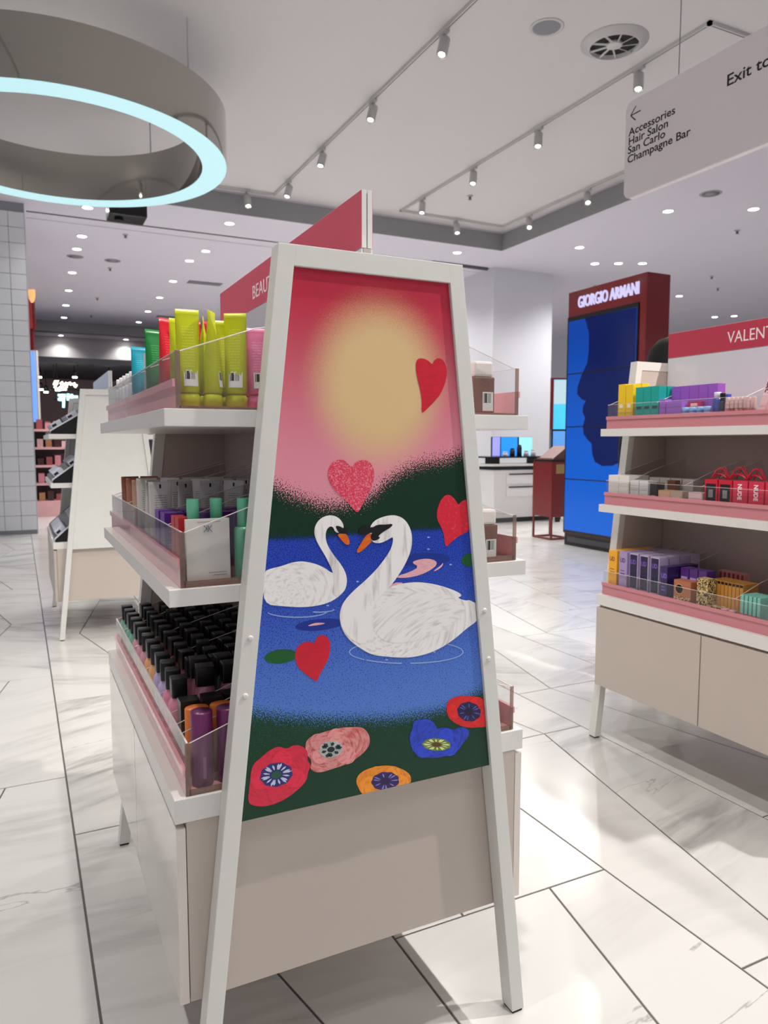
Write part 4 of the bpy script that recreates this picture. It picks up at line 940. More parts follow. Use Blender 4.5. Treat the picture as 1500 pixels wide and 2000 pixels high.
# ------------------------------------------------------------------ ceilings, walls, columns
def struct(name, bm, m, label=None, parent=None): return tag(obj(name, bm, m, parent), label, kind='structure' if parent is None else None)
FX, FY = 7.96, 11.35           # edges of the raised coffer
struct('ceiling', box(-9, FX, -6, FY, ZC, ZC + 0.1), CEIL, 'raised off-white ceiling panel carrying the track lights')
cl = struct('ceiling_lower', box(-9, 34, FY, 34, ZL, ZL + 0.42), CEILLOW, 'lower white ceiling beyond the raised panel, dotted with downlights')
struct('ceiling_side', box(FX, 34, -6, FY, ZL, ZL + 0.42), CEILLOW, 'lower white ceiling to the right of the raised panel')
struct('trim_1', box(-9, FX, FY - 0.012, FY - 0.001, ZL - 0.001, ZC - 0.03), GREYFASC, 'grey vertical fascia at the far edge of the raised ceiling')
struct('trim_2', box(FX - 0.012, FX - 0.001, -6, FY - 0.013, ZL - 0.001, ZC - 0.03), GREYFASC, 'grey vertical fascia at the right edge of the raised ceiling')
sl0 = onz(50, 412, ZL); 
struct('trim_3', box(0.25, 9.5, sl0.y - 0.03, sl0.y + 0.03, ZL - 0.004, ZL - 0.0005), mat((88, 86, 92), 0.5), 'thin dark slot running across the lower ceiling')
struct('trim_4', box(0.25, 9.0, sl0.y + 0.35, sl0.y + 0.365, ZL - 0.003, ZL - 0.0005), mat((150, 148, 155), 0.5), 'fine shadow joint across the lower ceiling')
# far bulkhead above the distant shop
struct('wall_far', box(-9, 15, 26.6, 26.9, 3.55, ZL - 0.001), mat((226, 223, 222), 0.8, var=0.03, scale=1), 'plain grey bulkhead wall in the far distance')
struct('trim_5', box(-9, 15, 23.2, 23.5, ZL - 0.30, ZL - 0.0005), mat((150, 148, 150), 0.8), 'grey dropped beam across the far ceiling')
wr = [onz(1310, 655, ZL), onz(1095, 662, ZL)]
dr = (wr[0] - wr[1]).normalized(); pA = wr[1] - dr * 9; pB = wr[0] + dr * 14; nn = Vector((-dr.y, dr.x, 0)) * 0.3
if nn.dot(wr[0]) < 0: nn = -nn
struct('wall_right', prism([(pA.x, pA.y, 0), (pB.x, pB.y, 0), (pB.x + nn.x, pB.y + nn.y, 0), (pA.x + nn.x, pA.y + nn.y, 0)], (0, 0, ZL - 0.001)), mat((206, 207, 212), 0.8, var=0.02, scale=1), 'pale far wall behind the white column')

# tiled pillar at the left
TPX, TPY = 0.22, 12.2
tp = tag(empty('tiled_pillar', (-1.1, TPY + 0.6, 0), 0, 'square pillar clad in white tiles at the left edge', 'pillar'))
obj('pillar_core', box(-1.30, 1.308, -0.585, 0.6, 0.0, ZL - 0.002), mat((150, 152, 156), 0.7), tp)
TS = 0.2195; TM = cached('wtile', lambda: to_me(box(0.003, TS - 0.003, -0.013, 0.0, 0.003, TS - 0.003, 0.0015), mat((232, 234, 238), 0.28, coat=0.2, var=0.02, scale=3), False))
for i in range(6):
    for j in range(21):
        obj('tile', TM, None, tp, (1.32 - TS * (i + 1), -0.586, 0.06 + TS * j))
obj('edge_trim', box(1.308, 1.322, -0.60, 0.6, 0.0, ZL - 0.003), mat((196, 200, 206), 0.4), tp)
# white column at the right
c0 = onz(965, 521, ZL); cw = 1.45
colm = tag(empty('white_column', (c0.x + cw / 2, c0.y + 0.75, 0), 0, 'wide plain white square column left of the red screen tower', 'column'))
obj('column_shaft', box(-cw / 2, cw / 2, -0.75, 0.75, 0.0, ZL - 0.002), mat((212, 213, 219), 0.6, var=0.015, scale=2), colm)
obj('skirting', box(-cw / 2 - 0.012, cw / 2 + 0.012, -0.762, 0.762, 0.0, 0.28), mat((120, 122, 124), 0.3), colm)
# shutter slot end beside the poster top (dark bar on the column)
struct('trim_6', box(7.2, 8.45, c0.y + 0.1, c0.y + 0.16, ZL - 0.05, ZL - 0.001), mat((90, 90, 98), 0.5), 'short dark slot in the ceiling beside the white column')

# ------------------------------------------------------------------ ceiling fittings
def disc_mesh(r, th): return to_me(lathe([(r * .98, 0), (r, -th * .5), (r * .97, -th)], 24), TRACKW)
def downlight(px, py, label, zc=ZL, on=True, r=0.075):
    p = onz(px, py, zc)
    t = empty('downlight', (p.x, p.y, zc - 0.0005), 0, label, 'downlight', 'recessed ceiling downlights')
    obj('trim_ring', cached(('dlr', r), lambda: to_me(lathe([(r, 0), (r * 1.02, -0.006), (r * .82, -0.009), (r * .80, -0.002)], 24), mat((226, 226, 230), 0.4, var=0))), None, t)
    obj('lamp_lens', cached(('dll', r), lambda: to_me(lathe([(r * .79, -0.003), (r * .79, -0.006), (r * .6, -0.008)], 20), mat((255, 252, 246), 0.4, emit=22.0, var=0))), None, t)
    sp_ = spot('downlight_beam', (p.x, p.y, zc - 0.02), (p.x, p.y, 0), 320 if p.y < 23 else 110, 2.3, (1.0, 0.97, 0.95), 0.06, 0.8); sp_.parent = t; sp_.location = (0, 0, -0.02)
    return p
rowA = [(171, 405), (160, 461), (150, 486), (141, 532), (134, 567), (129, 596), (125, 620), (120, 645), (119, 655)]
rowB = [(448, 436), (402, 490), (370, 509), (338, 549), (312, 581), (289, 608), (271, 629), (255, 652), (246, 663)]
for i, p in enumerate(rowA): downlight(*p, 'ceiling downlight in the row nearest the tiled pillar, %s from the ring lamp' % ORD[i], r=0.09)
for i, p in enumerate(rowB): downlight(*p, 'ceiling downlight in the row above the left shelf tubes, %s from the near end' % ORD[i], r=0.09)
for i, p in enumerate([(893, 493), (920, 552), (1132, 483), (1162, 514.5), (1208, 514), (1255, 514), (1305, 412), (1472, 408), (1327, 578), (1396, 619), (1434, 617)]):
    downlight(*p, 'ceiling downlight on the right side, ' + ['just right of the poster top', 'low beside the white column', 'alone below the grey fascia corner', 'left of three above the red tower', 'middle of three above the red tower', 'right of three above the red tower', 'nearer one below the hanging sign', 'at the frame edge below the hanging sign', 'right of the red tower', 'left one above the VALENT sign', 'right one above the VALENT sign'][i], r=0.09)
def add_down(x, y, label):
    v = Vector((x, y, ZL)) - CAMP; d_ = v.dot(_fw); return downlight(750 + FPX * v.dot(_rt) / d_, 1000 - FPX * v.dot(_up) / d_, label, r=0.09)
for k, (x, y) in enumerate(((10, 2.5), (13, 2.5), (16, 3), (10.5, 5), (13.5, 5.2), (16.5, 5.5), (19, 5.5))): add_down(x, y, 'added unseen ceiling downlight beyond the right frame edge, %s of seven' % ORD[k])  # unseen downlights added to brighten the right ceiling by floor bounce
xs_ = [onz(*p, ZL) for p in rowB]; k = 0
for n_ in (1, 2, 3):
    for p in xs_:
        v = Vector((p.x + 2.1 * n_, p.y, ZL)) - CAMP; d_ = v.dot(_fw); u_ = 750 + FPX * v.dot(_rt) / d_; w_ = 1000 - FPX * v.dot(_up) / d_
        if 560 < u_ < 890 and w_ > 500 and k < 14: downlight(u_, w_, 'added ceiling downlight hidden behind the poster unit, %s of those rows' % ORD[k], r=0.09); k += 1  # hidden downlights added to light the far bulkhead
for i, (px, py, zc) in enumerate(((245, 460, ZL), (215, 525, ZL), (190, 583, ZL), (178, 617, ZL), (1440, 452, ZL), (1390, 541, ZL), (1402, 564, ZL), (918, 385, ZC), (1162, 559, ZL))):
    p = onz(px, py, zc - 0.02)
    t = empty('smoke_detector', (p.x, p.y, zc - 0.0005), 0, 'small ceiling sensor, ' + ['nearest the pillar downlights', 'second in the left ceiling bay', 'third in the left ceiling bay', 'farthest in the left ceiling bay', 'below the hanging sign', 'darker one above the VALENT sign', 'tiny one above the VALENT sign', 'inside the right track loop', 'above the red tower sign'][i], 'detector', 'ceiling sensors')
    obj('sensor_base', cached('det', lambda: to_me(lathe([(0.045, 0), (0.045, -0.012), (0.03, -0.016)], 16), mat((190, 190, 194), 0.5, var=0))), None, t)
    obj('sensor_head', cached('deth', lambda: to_me(lathe([(0.02, -0.016), (0.016, -0.05), (0.03, -0.056)], 12), mat((120, 120, 126), 0.5, var=0))), None, t)
# speaker, air diffuser, vents
p = onz(1068, 53, ZC); t = empty('ceiling_speaker', (p.x, p.y, ZC - 0.0005), 0, 'round grey mesh ceiling speaker beside the air diffuser', 'speaker')
obj('rim', lathe([(0.155, 0), (0.155, -0.006), (0.128, -0.008), (0.126, -0.001)], 32), TRACKW, t, smooth=True)
obj('grille', lathe([(0.125, -0.001), (0.125, -0.004), (0.01, -0.0045)], 32), mat((140, 140, 146), 0.7, var=0.15, scale=500), t)
p = onz(1200, 82, ZC); t = empty('air_diffuser', (p.x, p.y, ZC - 0.0005), 0, 'round white swirl air diffuser with radial blades', 'air vent')
obj('flange', lathe([(0.31, 0), (0.31, -0.006), (0.25, -0.012), (0.235, -0.05), (0.225, -0.05), (0.235, -0.001)], 40), TRACKW, t, smooth=True)
obj('dark_throat', lathe([(0.228, -0.001), (0.228, -0.006), (0.01, -0.007)], 32), mat((44, 42, 44), 0.8), t)
obj('hub', lathe([(0.075, -0.008), (0.075, -0.035), (0.06, -0.042)], 24), TRACKW, t, smooth=True)
for i in range(9):
    a = 2 * math.pi * i / 9; b = box(0.07, 0.224, -0.009, 0.009, -0.032, -0.026)
    bmesh.ops.rotate(b, verts=b.verts[:], matrix=Matrix.Rotation(0.6, 3, 'X')); bmesh.ops.translate(b, verts=b.verts[:], vec=(0, 0, -0.012)); bmesh.ops.rotate(b, verts=b.verts[:], matrix=Matrix.Rotation(a, 3, 'Z'))
    obj('blade', b, TRACKW, t)
for i, (px, py, L_, W_) in enumerate(((400, 553, 0.72, 0.3), (328, 619, 0.6, 0.3))):
    p = onz(px, py, ZL); t = empty('return_air_grille', (p.x, p.y, ZL - 0.0005), 0, ('dark rectangular air grille right of the downlight row', 'smaller dark air grille farther along the ceiling')[i], 'air vent', 'ceiling air grilles')
    obj('grille_frame', box(-L_ / 2, L_ / 2, -W_ / 2, W_ / 2, -0.006, 0), mat((120, 118, 126), 0.6), t)
    for k in range(6): obj('slat', box(-L_ / 2 + .03, L_ / 2 - .03, -W_ / 2 + .05 + k * (W_ - .1) / 5.5, -W_ / 2 + .07 + k * (W_ - .1) / 5.5, -0.012, -0.0062), mat((150, 148, 156), 0.6), t)
for i, (px, py) in enumerate(((220, 509), (147, 501), (1388, 378))):
    p = onz(px, py, ZL); t = empty('ceiling_speaker', (p.x, p.y, ZL - 0.0005), 0, 'flat round ceiling speaker, ' + ('between the two left downlight rows', 'under the pillar downlights', 'under the hanging sign')[i], 'speaker', 'small ceiling speakers')
    obj('rim', cached('spk', lambda: to_me(lathe([(0.15, 0), (0.15, -0.005), (0.12, -0.006)], 24), mat((176, 174, 182), 0.5, var=0))), None, t)
    obj('grille', cached('spkg', lambda: to_me(lathe([(0.118, -0.006), (0.02, -0.0075)], 24), mat((150, 148, 158), 0.6, var=0))), None, t)

# track lighting loops
def track(name, pts, label):
    t = empty('lighting_track', (pts[0][0], pts[0][1], ZC), 0, label, 'track', 'lighting tracks'); o = Vector((pts[0][0], pts[0][1], 0))
    for a, b in zip(pts, pts[1:]):
        x0, x1 = sorted((a[0], b[0])); y0, y1 = sorted((a[1], b[1]))
        alongx = (x1 - x0) > (y1 - y0)
        e = 0.017
        b_ = box(x0 - e - o.x, x1 + e - o.x, y0 - e - o.y, y1 + e - o.y, -0.034, -0.001)
        seg = obj('track_rail', b_, TRACKW, t)
        g = 0.004
        if alongx: q = box(x0 - o.x + .03, x1 - o.x - .03, y0 - g - o.y, y1 + g - o.y, -0.0352, -0.0335)
        else: q = box(x0 - g - o.x, x1 + g - o.x, y0 - o.y + .03, y1 - o.y - .03, -0.0352, -0.0335)
        obj('track_slot', q, mat((60, 58, 60), 0.6), seg)
    return t
XA1, XB0, XB1, YB0, YB1 = 3.64, 5.72, 7.70, 5.0, 10.98
track('a', [(XA1, -3.0), (XA1, 11.15)], 'long white lighting track along the left of the raised ceiling')
track('a2', [(-0.9, 11.15), (XA1 - 0.02, 11.15)], 'white lighting track crossing behind the ring lamp')
track('a3', [(-0.9, -3.0), (-0.9, 11.13)], 'white lighting track beyond the left frame edge')
track('a4', [(-0.88, 0.9), (XA1 - 0.02, 0.9)], 'added white lighting track crossing overhead above the poster unit, out of frame')  # track added to carry the spotlight over the poster unit
track('b', [(XB0, YB0), (XB0, YB1), (XB1, YB1), (XB1, YB0), (XB0, YB0)], 'rectangular white lighting track loop on the right of the raised ceiling')
BODY = mat((190, 188, 186), 0.45, var=0.01)
LENS = mat((255, 250, 240), 0.4, emit=30.0, var=0)
def head(x, y, label, aim, watts=None, size=1.5, col=(1.0, 0.965, 0.92)):
    t = empty('track_spotlight', (x, y, ZC - 0.0355), 0, label, 'spotlight', 'track spotlights')
    obj('adapter', cached('adp', lambda: to_me(box(-0.018, 0.018, -0.07, 0.07, -0.028, 0.0, 0.003), BODY, False)), None, t)
    obj('stem', cached('stm', lambda: to_me(lathe([(0.01, -0.028), (0.01, -0.075)], 10), BODY)), None, t)
    d = (Vector(aim) - Vector((x, y, ZC - 0.13))).normalized()
    q = d.to_track_quat('-Z', 'Y').to_matrix().to_4x4()
    b = obj('lamp_barrel', cached('brl', lambda: to_me(lathe([(0.045, 0.05), (0.05, 0.045), (0.05, -0.13), (0.046, -0.132), (0.044, -0.118)], 20), BODY)), None, t)
    b.matrix_local = Matrix.Translation((0, 0, -0.10)) @ q
    l = obj('lamp_lens', cached('lns', lambda: to_me(lathe([(0.043, -0.112), (0.043, -0.1165), (0.03, -0.118)], 18), LENS)), None, b)
    if watts:
        base = Vector((x, y, ZC - 0.0355 - 0.10)); p = base + d * 0.14
        s = spot('spot_beam', p, p + d, watts, size, col); s.parent = t; s.matrix_parent_inverse = Matrix.Identity(4); s.location = p - Vector((x, y, ZC - 0.0355))
VIS_A = [(852, 75), (718, 212), (623, 308), (560, 372)]
for i, (px, py) in enumerate(VIS_A):
    p = onz(px, py - 18, ZC - 0.03); head(XA1, p.y, 'white track spotlight on the long left track, %s from the top of the picture' % ORD[i], (XA1 - 1.6, p.y - 0.8, 0), 330)
for i, (y, aim, wt) in enumerate(((0.32, (1.1, 1.6, 0.2), 1150), (-1.3, (1.6, 0.9, 0), 150), (2.1, (2.2, 2.2, 0.8), 260), (3.6, (2.4, 3.6, 0), 330), (-2.4, (1.2, 1.4, 1.0), 130))):  # unseen heads: first set by the cabinet shadow, others added for light
    head(XA1, y, 'unseen white track spotlight on the long left track overhead, %s behind the frame' % ORD[i], aim, wt)
for i, (y, aim, wt) in enumerate(((-1.0, (0.1, 1.5, 0.2), 120), (1.2, (0.2, 1.9, 0.3), 240), (3.2, (0.1, 3.2, 0.3), 260), (5.6, (0.2, 5.4, 0.5), 360), (8.4, (0.0, 8.0, 0), 360))):  # unseen spotlights added to light the left side
    head(-0.9, y, 'added white track spotlight on the track beyond the left frame edge, %s from the camera' % ORD[i], aim, wt)
head(0.6, 0.9, 'unseen white track spotlight straight above the poster unit, out of frame', (0.45, 1.7, 0), 480, 1.9)  # out of view, placed from the shadow edge on the left floor
p = onz(480, 377, ZC - 0.03); head(p.x, 11.15, 'white track spotlight on the crossing track behind the ring lamp', (p.x, 9.5, 0), 260)
for i, (px, py) in enumerate([(1235, 140), (1050, 262), (928, 340), (826, 400)]):
    p = onz(px, py - 12, ZC - 0.03); head(XB0, p.y, 'white track spotlight on the near side of the right loop, %s from the top' % ORD[i], (XB0 - 1.0, p.y - 1.0, 0), 330)
p = onz(872, 440, ZC - 0.03); head(p.x, YB1, 'white track spotlight on the far end of the right loop', (p.x - 0.4, YB1 - 1.5, 0), 260)
for i, (px, py) in enumerate([(1033, 425), (1136, 372)]):
    p = onz(px, py - 5, ZC - 0.03); head(XB1, p.y, 'white track spotlight on the right side of the right loop, %s' % ('farther', 'nearer and glowing')[i], (XB1 - 1.3, p.y - 2.2, 0), 330)

# ring lamp: chrome band with luminous underside
RC = onz(0, 0, 5)  # placeholder for readability
ZR0, ZR1 = 4.11, 4.60
q = [onz(px, py, ZR0) for px, py in ((0, 150), (130, 167), (300, 212), (400, 270), (439, 325), (430, 360), (350, 397), (225, 405), (100, 395), (0, 377))]
# least squares circle through the traced lower rim
Sx = sum(v.x for v in q); Sy = sum(v.y for v in q); n = len(q)
import numpy as np
A_ = np.array([[2 * v.x, 2 * v.y, 1] for v in q]); B_ = np.array([v.x ** 2 + v.y ** 2 for v in q]); s_ = np.linalg.lstsq(A_, B_, rcond=None)[0]
RX, RY = float(s_[0]), float(s_[1]); RO = math.sqrt(float(s_[2]) + RX * RX + RY * RY); RI = RO * 0.843
t = empty('ring_pendant_lamp', (RX, RY, ZR0), 0, 'large mirrored ring lamp with glowing pale blue underside, hanging from the ceiling', 'pendant lamp')
def annulus(ri, ro, z0, z1, n=96):
    bm = bmesh.new(); prof_ = ((ro, z0), (ro, z1), (ri, z1), (ri, z0))
    ring = lambda r, zz: [bm.verts.new((r * math.cos(2 * math.pi * i / n), r * math.sin(2 * math.pi * i / n), zz)) for i in range(n)]
    for k in range(4):      # every band has its own vertices, so the shading stays crisp at the rims
        a, b = ring(*prof_[k]), ring(*prof_[(k + 1) % 4])
        for i in range(n): bm.faces.new((a[i], a[(i + 1) % n], b[(i + 1) % n], b[i]))
    return bm
H_ = ZR1 - ZR0
obj('outer_band', annulus(RO - 0.012, RO, 0.004, H_), CHROME, t, smooth=False)
obj('inner_band', annulus(RI, RI + 0.012, 0.004, H_), CHROME, t)
obj('top_plate', annulus(RI + 0.0125, RO - 0.0125, H_ - 0.012, H_ - 0.002), CHROME, t)
obj('light_diffuser', annulus(RI + 0.004, RO - 0.004, 0.0, 0.0035), glow((192, 236, 242), 1.0), t)
for o_ in t.children:
    if o_.name.startswith(('outer', 'inner')):
        for pgn in o_.data.polygons: pgn.use_smooth = abs(pgn.normal.z) < 0.5
for a in (1.50, 7.02), (1.539, 9.109), (-0.4, 8.4):
    v = Vector((a[0] - RX, a[1] - RY, 0)); v = v.normalized() * (RO + RI) / 2
    obj('hanging_rod', tube([(v.x, v.y, H_ - 0.002), (v.x, v.y, ZC - ZR0 - 0.002)], 0.008, 8), TRACKW, t)
# black projector hung from the ceiling behind the ring
p = onz(247, 412, 4.45)
t = empty('ceiling_projector', (p.x, p.y, ZL - 0.001), 0, 'black box projector hung just below the ring lamp', 'projector')
obj('housing', box(-0.24, 0.24, -0.2, 0.2, -0.46, -0.26, 0.02), BLACKG, t); obj('mount_pole', lathe([(0.03, -0.26), (0.03, 0.0)], 12), BLACKG, t)
obj('lens_barrel', lathe([(0.06, -0.49), (0.06, -0.46)], 16, c=(-0.1, 0, 0)), BLACKG, t)

# hanging direction sign
SX = 3.2
a0 = onx(1217, 392, SX); a1 = onx(1218, 205, SX); zs0, zs1 = a0.z, a1.z; ysg = a0.y
t = empty('hanging_sign', (SX + 0.02, 1.9, zs0), 0, 'white hanging direction sign with black lettering and a left arrow', 'sign')
L_ = ysg - 0.3; R_ = 0.05; Hs = zs1 - zs0
pts = []
for cx, cz, t0 in ((ysg - R_, R_, -90), (ysg - R_, Hs - R_, 0), (0.3 + R_, Hs - R_, 90), (0.3 + R_, R_, 180)):
    for k in range(6): a = math.radians(t0 + 18 * k); pts.append((-0.02, cx + R_ * math.cos(a) - 1.9, cz + R_ * math.sin(a)))
obj('sign_board', prism(pts, (0.04, 0, 0), bev=0.003), mat((242, 236, 238), 0.35, var=0.01, scale=2), t)
def sign_text(s, px, py, size, **k):
    q_ = onx(px, py, SX); ws = s.split(' ')
    wid = lambda u: max(v.co.x for v in text_mesh(u, size, sx=k.get('sx', 1.0), bold=k.get('bold', 0.0)).vertices)
    for i, u in enumerate(ws):      # one object per word
        dx_ = wid(' '.join(ws[:i + 1])) - wid(u) if i else 0.0
        text(u, size, TXTK, t, (-0.0206, q_.y - dx_ - 1.9, q_.z - zs0), FACE_NX, extrude=0.0004, **k)
for s_, px, py in (('Accessories', 1228, 267), ('Hair Salon', 1227, 285), ('San Carlo', 1226, 302), ('Champagne Bar', 1225, 320)): sign_text(s_, px, py, 0.060, sx=1.16, bold=0.0007)
sign_text('Exit to Tra', 1418, 170, 0.078, sx=1.16, bold=0.0008)
ac = onx(1232, 226, SX); ay, az = ac.y - 1.9, ac.z - zs0
for a, b in (((ay, az), (ay - 0.075, az)), ((ay, az), (ay - 0.038, az + 0.038)), ((ay, az), (ay - 0.038, az - 0.038))):
    d = Vector((b[0] - a[0], b[1] - a[1])).normalized() * 0.003; 
    obj('arrow_stroke', prism([(-0.0208, a[0] - d.y, a[1] + d.x), (-0.0208, a[0] + d.y, a[1] - d.x), (-0.0208, b[0] + d.y, b[1] - d.x), (-0.0208, b[0] - d.y, b[1] + d.x)], (0.0006, 0, 0)), TXTK, t)
wq = onx(1320, 155, SX)
for yy in (wq.y, 0.9): obj('suspension_wire', tube([(0, yy - 1.9, Hs), (0, yy - 1.9, ZC - zs0 - 0.001)], 0.0025, 6), mat((90, 90, 92), 0.4), t)

# ------------------------------------------------------------------ red tower with video wall
ab = onz(1100, 1063); AX, AYF = ab.x, ab.y; AYN = 6.43; AH = 3.30; AD = 0.36
REDL = mat((122, 10, 14), 0.3, coat=0.3, var=0.03); 
t = empty('video_tower', (AX + AD / 2, (AYF + AYN) / 2, 0), 0, 'tall dark red tower with a blue four-panel video wall and white lit name', 'display tower')
yc = (AYF + AYN) / 2; hl = (AYF - AYN) / 2
obj('tower_body', box(-AD / 2, AD / 2, -hl, hl, 0.16, AH, 0.004), REDL, t)
obj('plinth', box(-AD / 2 + 0.01, AD / 2 - 0.01, -hl + 0.01, hl - 0.01, 0.0, 0.16), BLACKG, t)
obj('plinth_grille', box(-AD / 2 - 0.004, -AD / 2 + 0.008, -hl + 0.1, hl - 0.08, 0.05, 0.12), mat((70, 70, 74), 0.4), t)
zs_top = 2.93; zs_bot = 0.20
obj('screen_bezel', box(-AD / 2 - 0.012, -AD / 2 + 0.002, -hl + 0.11, hl - 0.004, zs_bot - 0.03, zs_top + 0.05), BLACKG, t)
def screen_mat():
    m = bpy.data.materials.new('video_wall_blue'); m.use_nodes = True; nt = m.node_tree; N = nt.nodes.new; L = nt.links.new; b = nt.nodes['Principled BSDF']
    tc = N('ShaderNodeTexCoord'); sp = N('ShaderNodeSeparateXYZ'); L(tc.outputs['Object'], sp.inputs[0])
    r = N('ShaderNodeMapRange'); r.inputs[1].default_value = zs_bot; r.inputs[2].default_value = zs_top; L(sp.outputs[2], r.inputs[0])
    cr = N('ShaderNodeValToRGB'); e = cr.color_ramp.elements; e[0].position = 0.0; e[0].color = lin((10, 104, 222)) + (1,); e[1].position = 0.95; e[1].color = lin((8, 68, 168)) + (1,)
    x = e.new(0.45); x.color = lin((8, 92, 206)) + (1,); L(r.outputs[0], cr.inputs[0])
    b.inputs['Base Color'].default_value = (0.004, 0.006, 0.015, 1); b.inputs['Roughness'].default_value = 0.12; b.inputs['Specular IOR Level'].default_value = 0.2
    L(cr.outputs[0], b.inputs['Emission Color']); b.inputs['Emission Strength'].default_value = 0.9; return m
SCR = screen_mat()
ph = (zs_top - zs_bot) / 4
for k in range(4): obj('screen_panel', box(-AD / 2 - 0.016, -AD / 2 - 0.0125, -hl + 0.13, hl - 0.03, zs_bot + ph * k + 0.006, zs_bot + ph * (k + 1) - 0.006), SCR, t)
# silhouetted profile shown on the screens (flat picture), traced on the screen plane
K4 = lambda x, y: onx(1060 + x * 0.29, 500 + y * 0.29, AX - 0.0166)
prof = [(285, 420), (312, 520), (310, 640), (300, 720), (262, 800), (235, 880), (232, 930), (262, 965), (290, 975), (272, 1010), (268, 1050), (285, 1090), (270, 1150), (275, 1200), (300, 1235), (328, 1262), (333, 1330), (350, 1385), (400, 1415), (470, 1412), (520, 1390)]
NAVY = mat((6, 14, 46), 0.15, emit=0.0, var=0)
def navy_mat():
    m = bpy.data.materials.new('profile_shadow_blue'); m.use_nodes = True; b = m.node_tree.nodes['Principled BSDF']
    b.inputs['Base Color'].default_value = (0.004, 0.006, 0.02, 1); b.inputs['Roughness'].default_value = 0.12; b.inputs['Specular IOR Level'].default_value = 0.2
    b.inputs['Emission Color'].default_value = lin((3, 24, 92)) + (1,); b.inputs['Emission Strength'].default_value = 0.75; return m
pp = [K4(*p_) for p_ in prof]; yR = AYN + 0.135
P_ = [(v.y, v.z) for v in pp] + [(yR, pp[-1].z + 0.05), (yR, zs_top - 0.01), (pp[0].y, zs_top - 0.01)]
bm = bmesh.new(); vs = [bm.verts.new((-AD / 2 - 0.0168, y_ - yc, z_)) for y_, z_ in P_]
es = [bm.edges.new((vs[i], vs[(i + 1) % len(vs)])) for i in range(len(vs))]
bmesh.ops.triangle_fill(bm, use_beauty=True, edges=es, normal=(-1, 0, 0))
for f in bm.faces:
    f.normal_update()
    if f.normal.x > 0: f.normal_flip()
obj('screen_picture', bm, navy_mat(), t)
for k in range(1, 4): obj('screen_joint', box(-AD / 2 - 0.0176, -AD / 2 - 0.0170, -hl + 0.13, hl - 0.03, zs_bot + ph * k - 0.007, zs_bot + ph * k + 0.007), BLACKG, t)
NEON = glow((214, 208, 252), 1.0)
q0 = onx(1128, 600, AX - 0.02); q1 = onx(1247, 560, AX - 0.02)
me = text_mesh('GIORGIO ARMANI', 0.2, 0.01, 1.0, bold=0.002)
wd = max(v.co.x for v in me.vertices); 
for v in me.vertices: v.co.x *= (q0.y - q1.y) / wd
o = obj('lit_lettering', me, NEON, t); o.matrix_local = Matrix.Translation((-AD / 2 - 0.012, q0.y - yc, q0.z - 0.01)) @ FACE_NX.to_4x4()
# small red plinth table in front of the tower
r0 = onz(1057, 1055)
t = empty('red_plinth', (6.80, 8.40, 0), 0, 'dark red cosmetics plinth on a thin metal frame left of the tower', 'plinth')
for sx in (-1, 1):
    for sy in (-1, 1): obj('leg', box(sx * 0.15 - 0.012, sx * 0.15 + 0.012, sy * 0.2 - 0.012, sy * 0.2 + 0.012, 0, 0.32), REDL, t)
for sx in (-1, 1): obj('floor_bar', box(sx * 0.15 - 0.012, sx * 0.15 + 0.012, -0.187, 0.187, 0.0, 0.024), REDL, t)
for sy in (-1, 1): obj('floor_bar', box(-0.137, 0.137, sy * 0.2 - 0.012, sy * 0.2 + 0.012, 0.0, 0.024), REDL, t)
obj('cabinet_body', box(-0.165, 0.165, -0.215, 0.215, 0.321, 1.10, 0.004), REDL, t)
obj('brass_inlay', box(-0.10, 0.12, -0.219, -0.2145, 0.93, 1.06), mat((190, 160, 110), 0.25, metal=0.8), t)
obj('top_panel', box(-0.175, 0.175, -0.225, 0.225, 1.101, 1.125), BLACKG, t)
t = empty('tester_wedge', (6.82, 8.42, 1.1255), 0, 'brown sloping tester display on the red plinth', 'display stand')
obj('wedge_body', prism([(-0.13, -0.16, 0), (0.15, -0.16, 0), (0.15, -0.16, 0.19)], (0, 0.32, 0)), mat((120, 84, 82), 0.4), t); obj('wedge_lip', box(-0.145, -0.13, -0.16, 0.16, 0, 0.02), mat((160, 120, 112), 0.4), t)
# red framed lit poster farther back
mA = onz(1080, 1000); 
def lit_panel(name, px0, px1, py0, py1, dist, rgb, label, cat, frame=None, emit=1.0):
    c = CAMP + ray((px0 + px1) / 2, (py0 + py1) / 2) * dist
    wdt = (px1 - px0) / FPX * dist; hgt = (py1 - py0) / FPX * dist
    t = empty(name, (c.x, c.y, c.z - hgt / 2), -HEAD, label, cat)
    obj('panel_body', box(-wdt / 2 - .03, wdt / 2 + .03, 0.006, 0.09, -.03, hgt + .03), frame or BLACKG, t)
    obj('lit_face', box(-wdt / 2, wdt / 2, 0.0, 0.006, 0, hgt), mat(rgb, 0.3, emit=emit, var=0.25, scale=2.2), t)
    obj('stand_post', box(-0.04, 0.04, 0.02, 0.08, -(c.z - hgt / 2), -.031), frame or BLACKG, t)
    return t, wdt, hgt
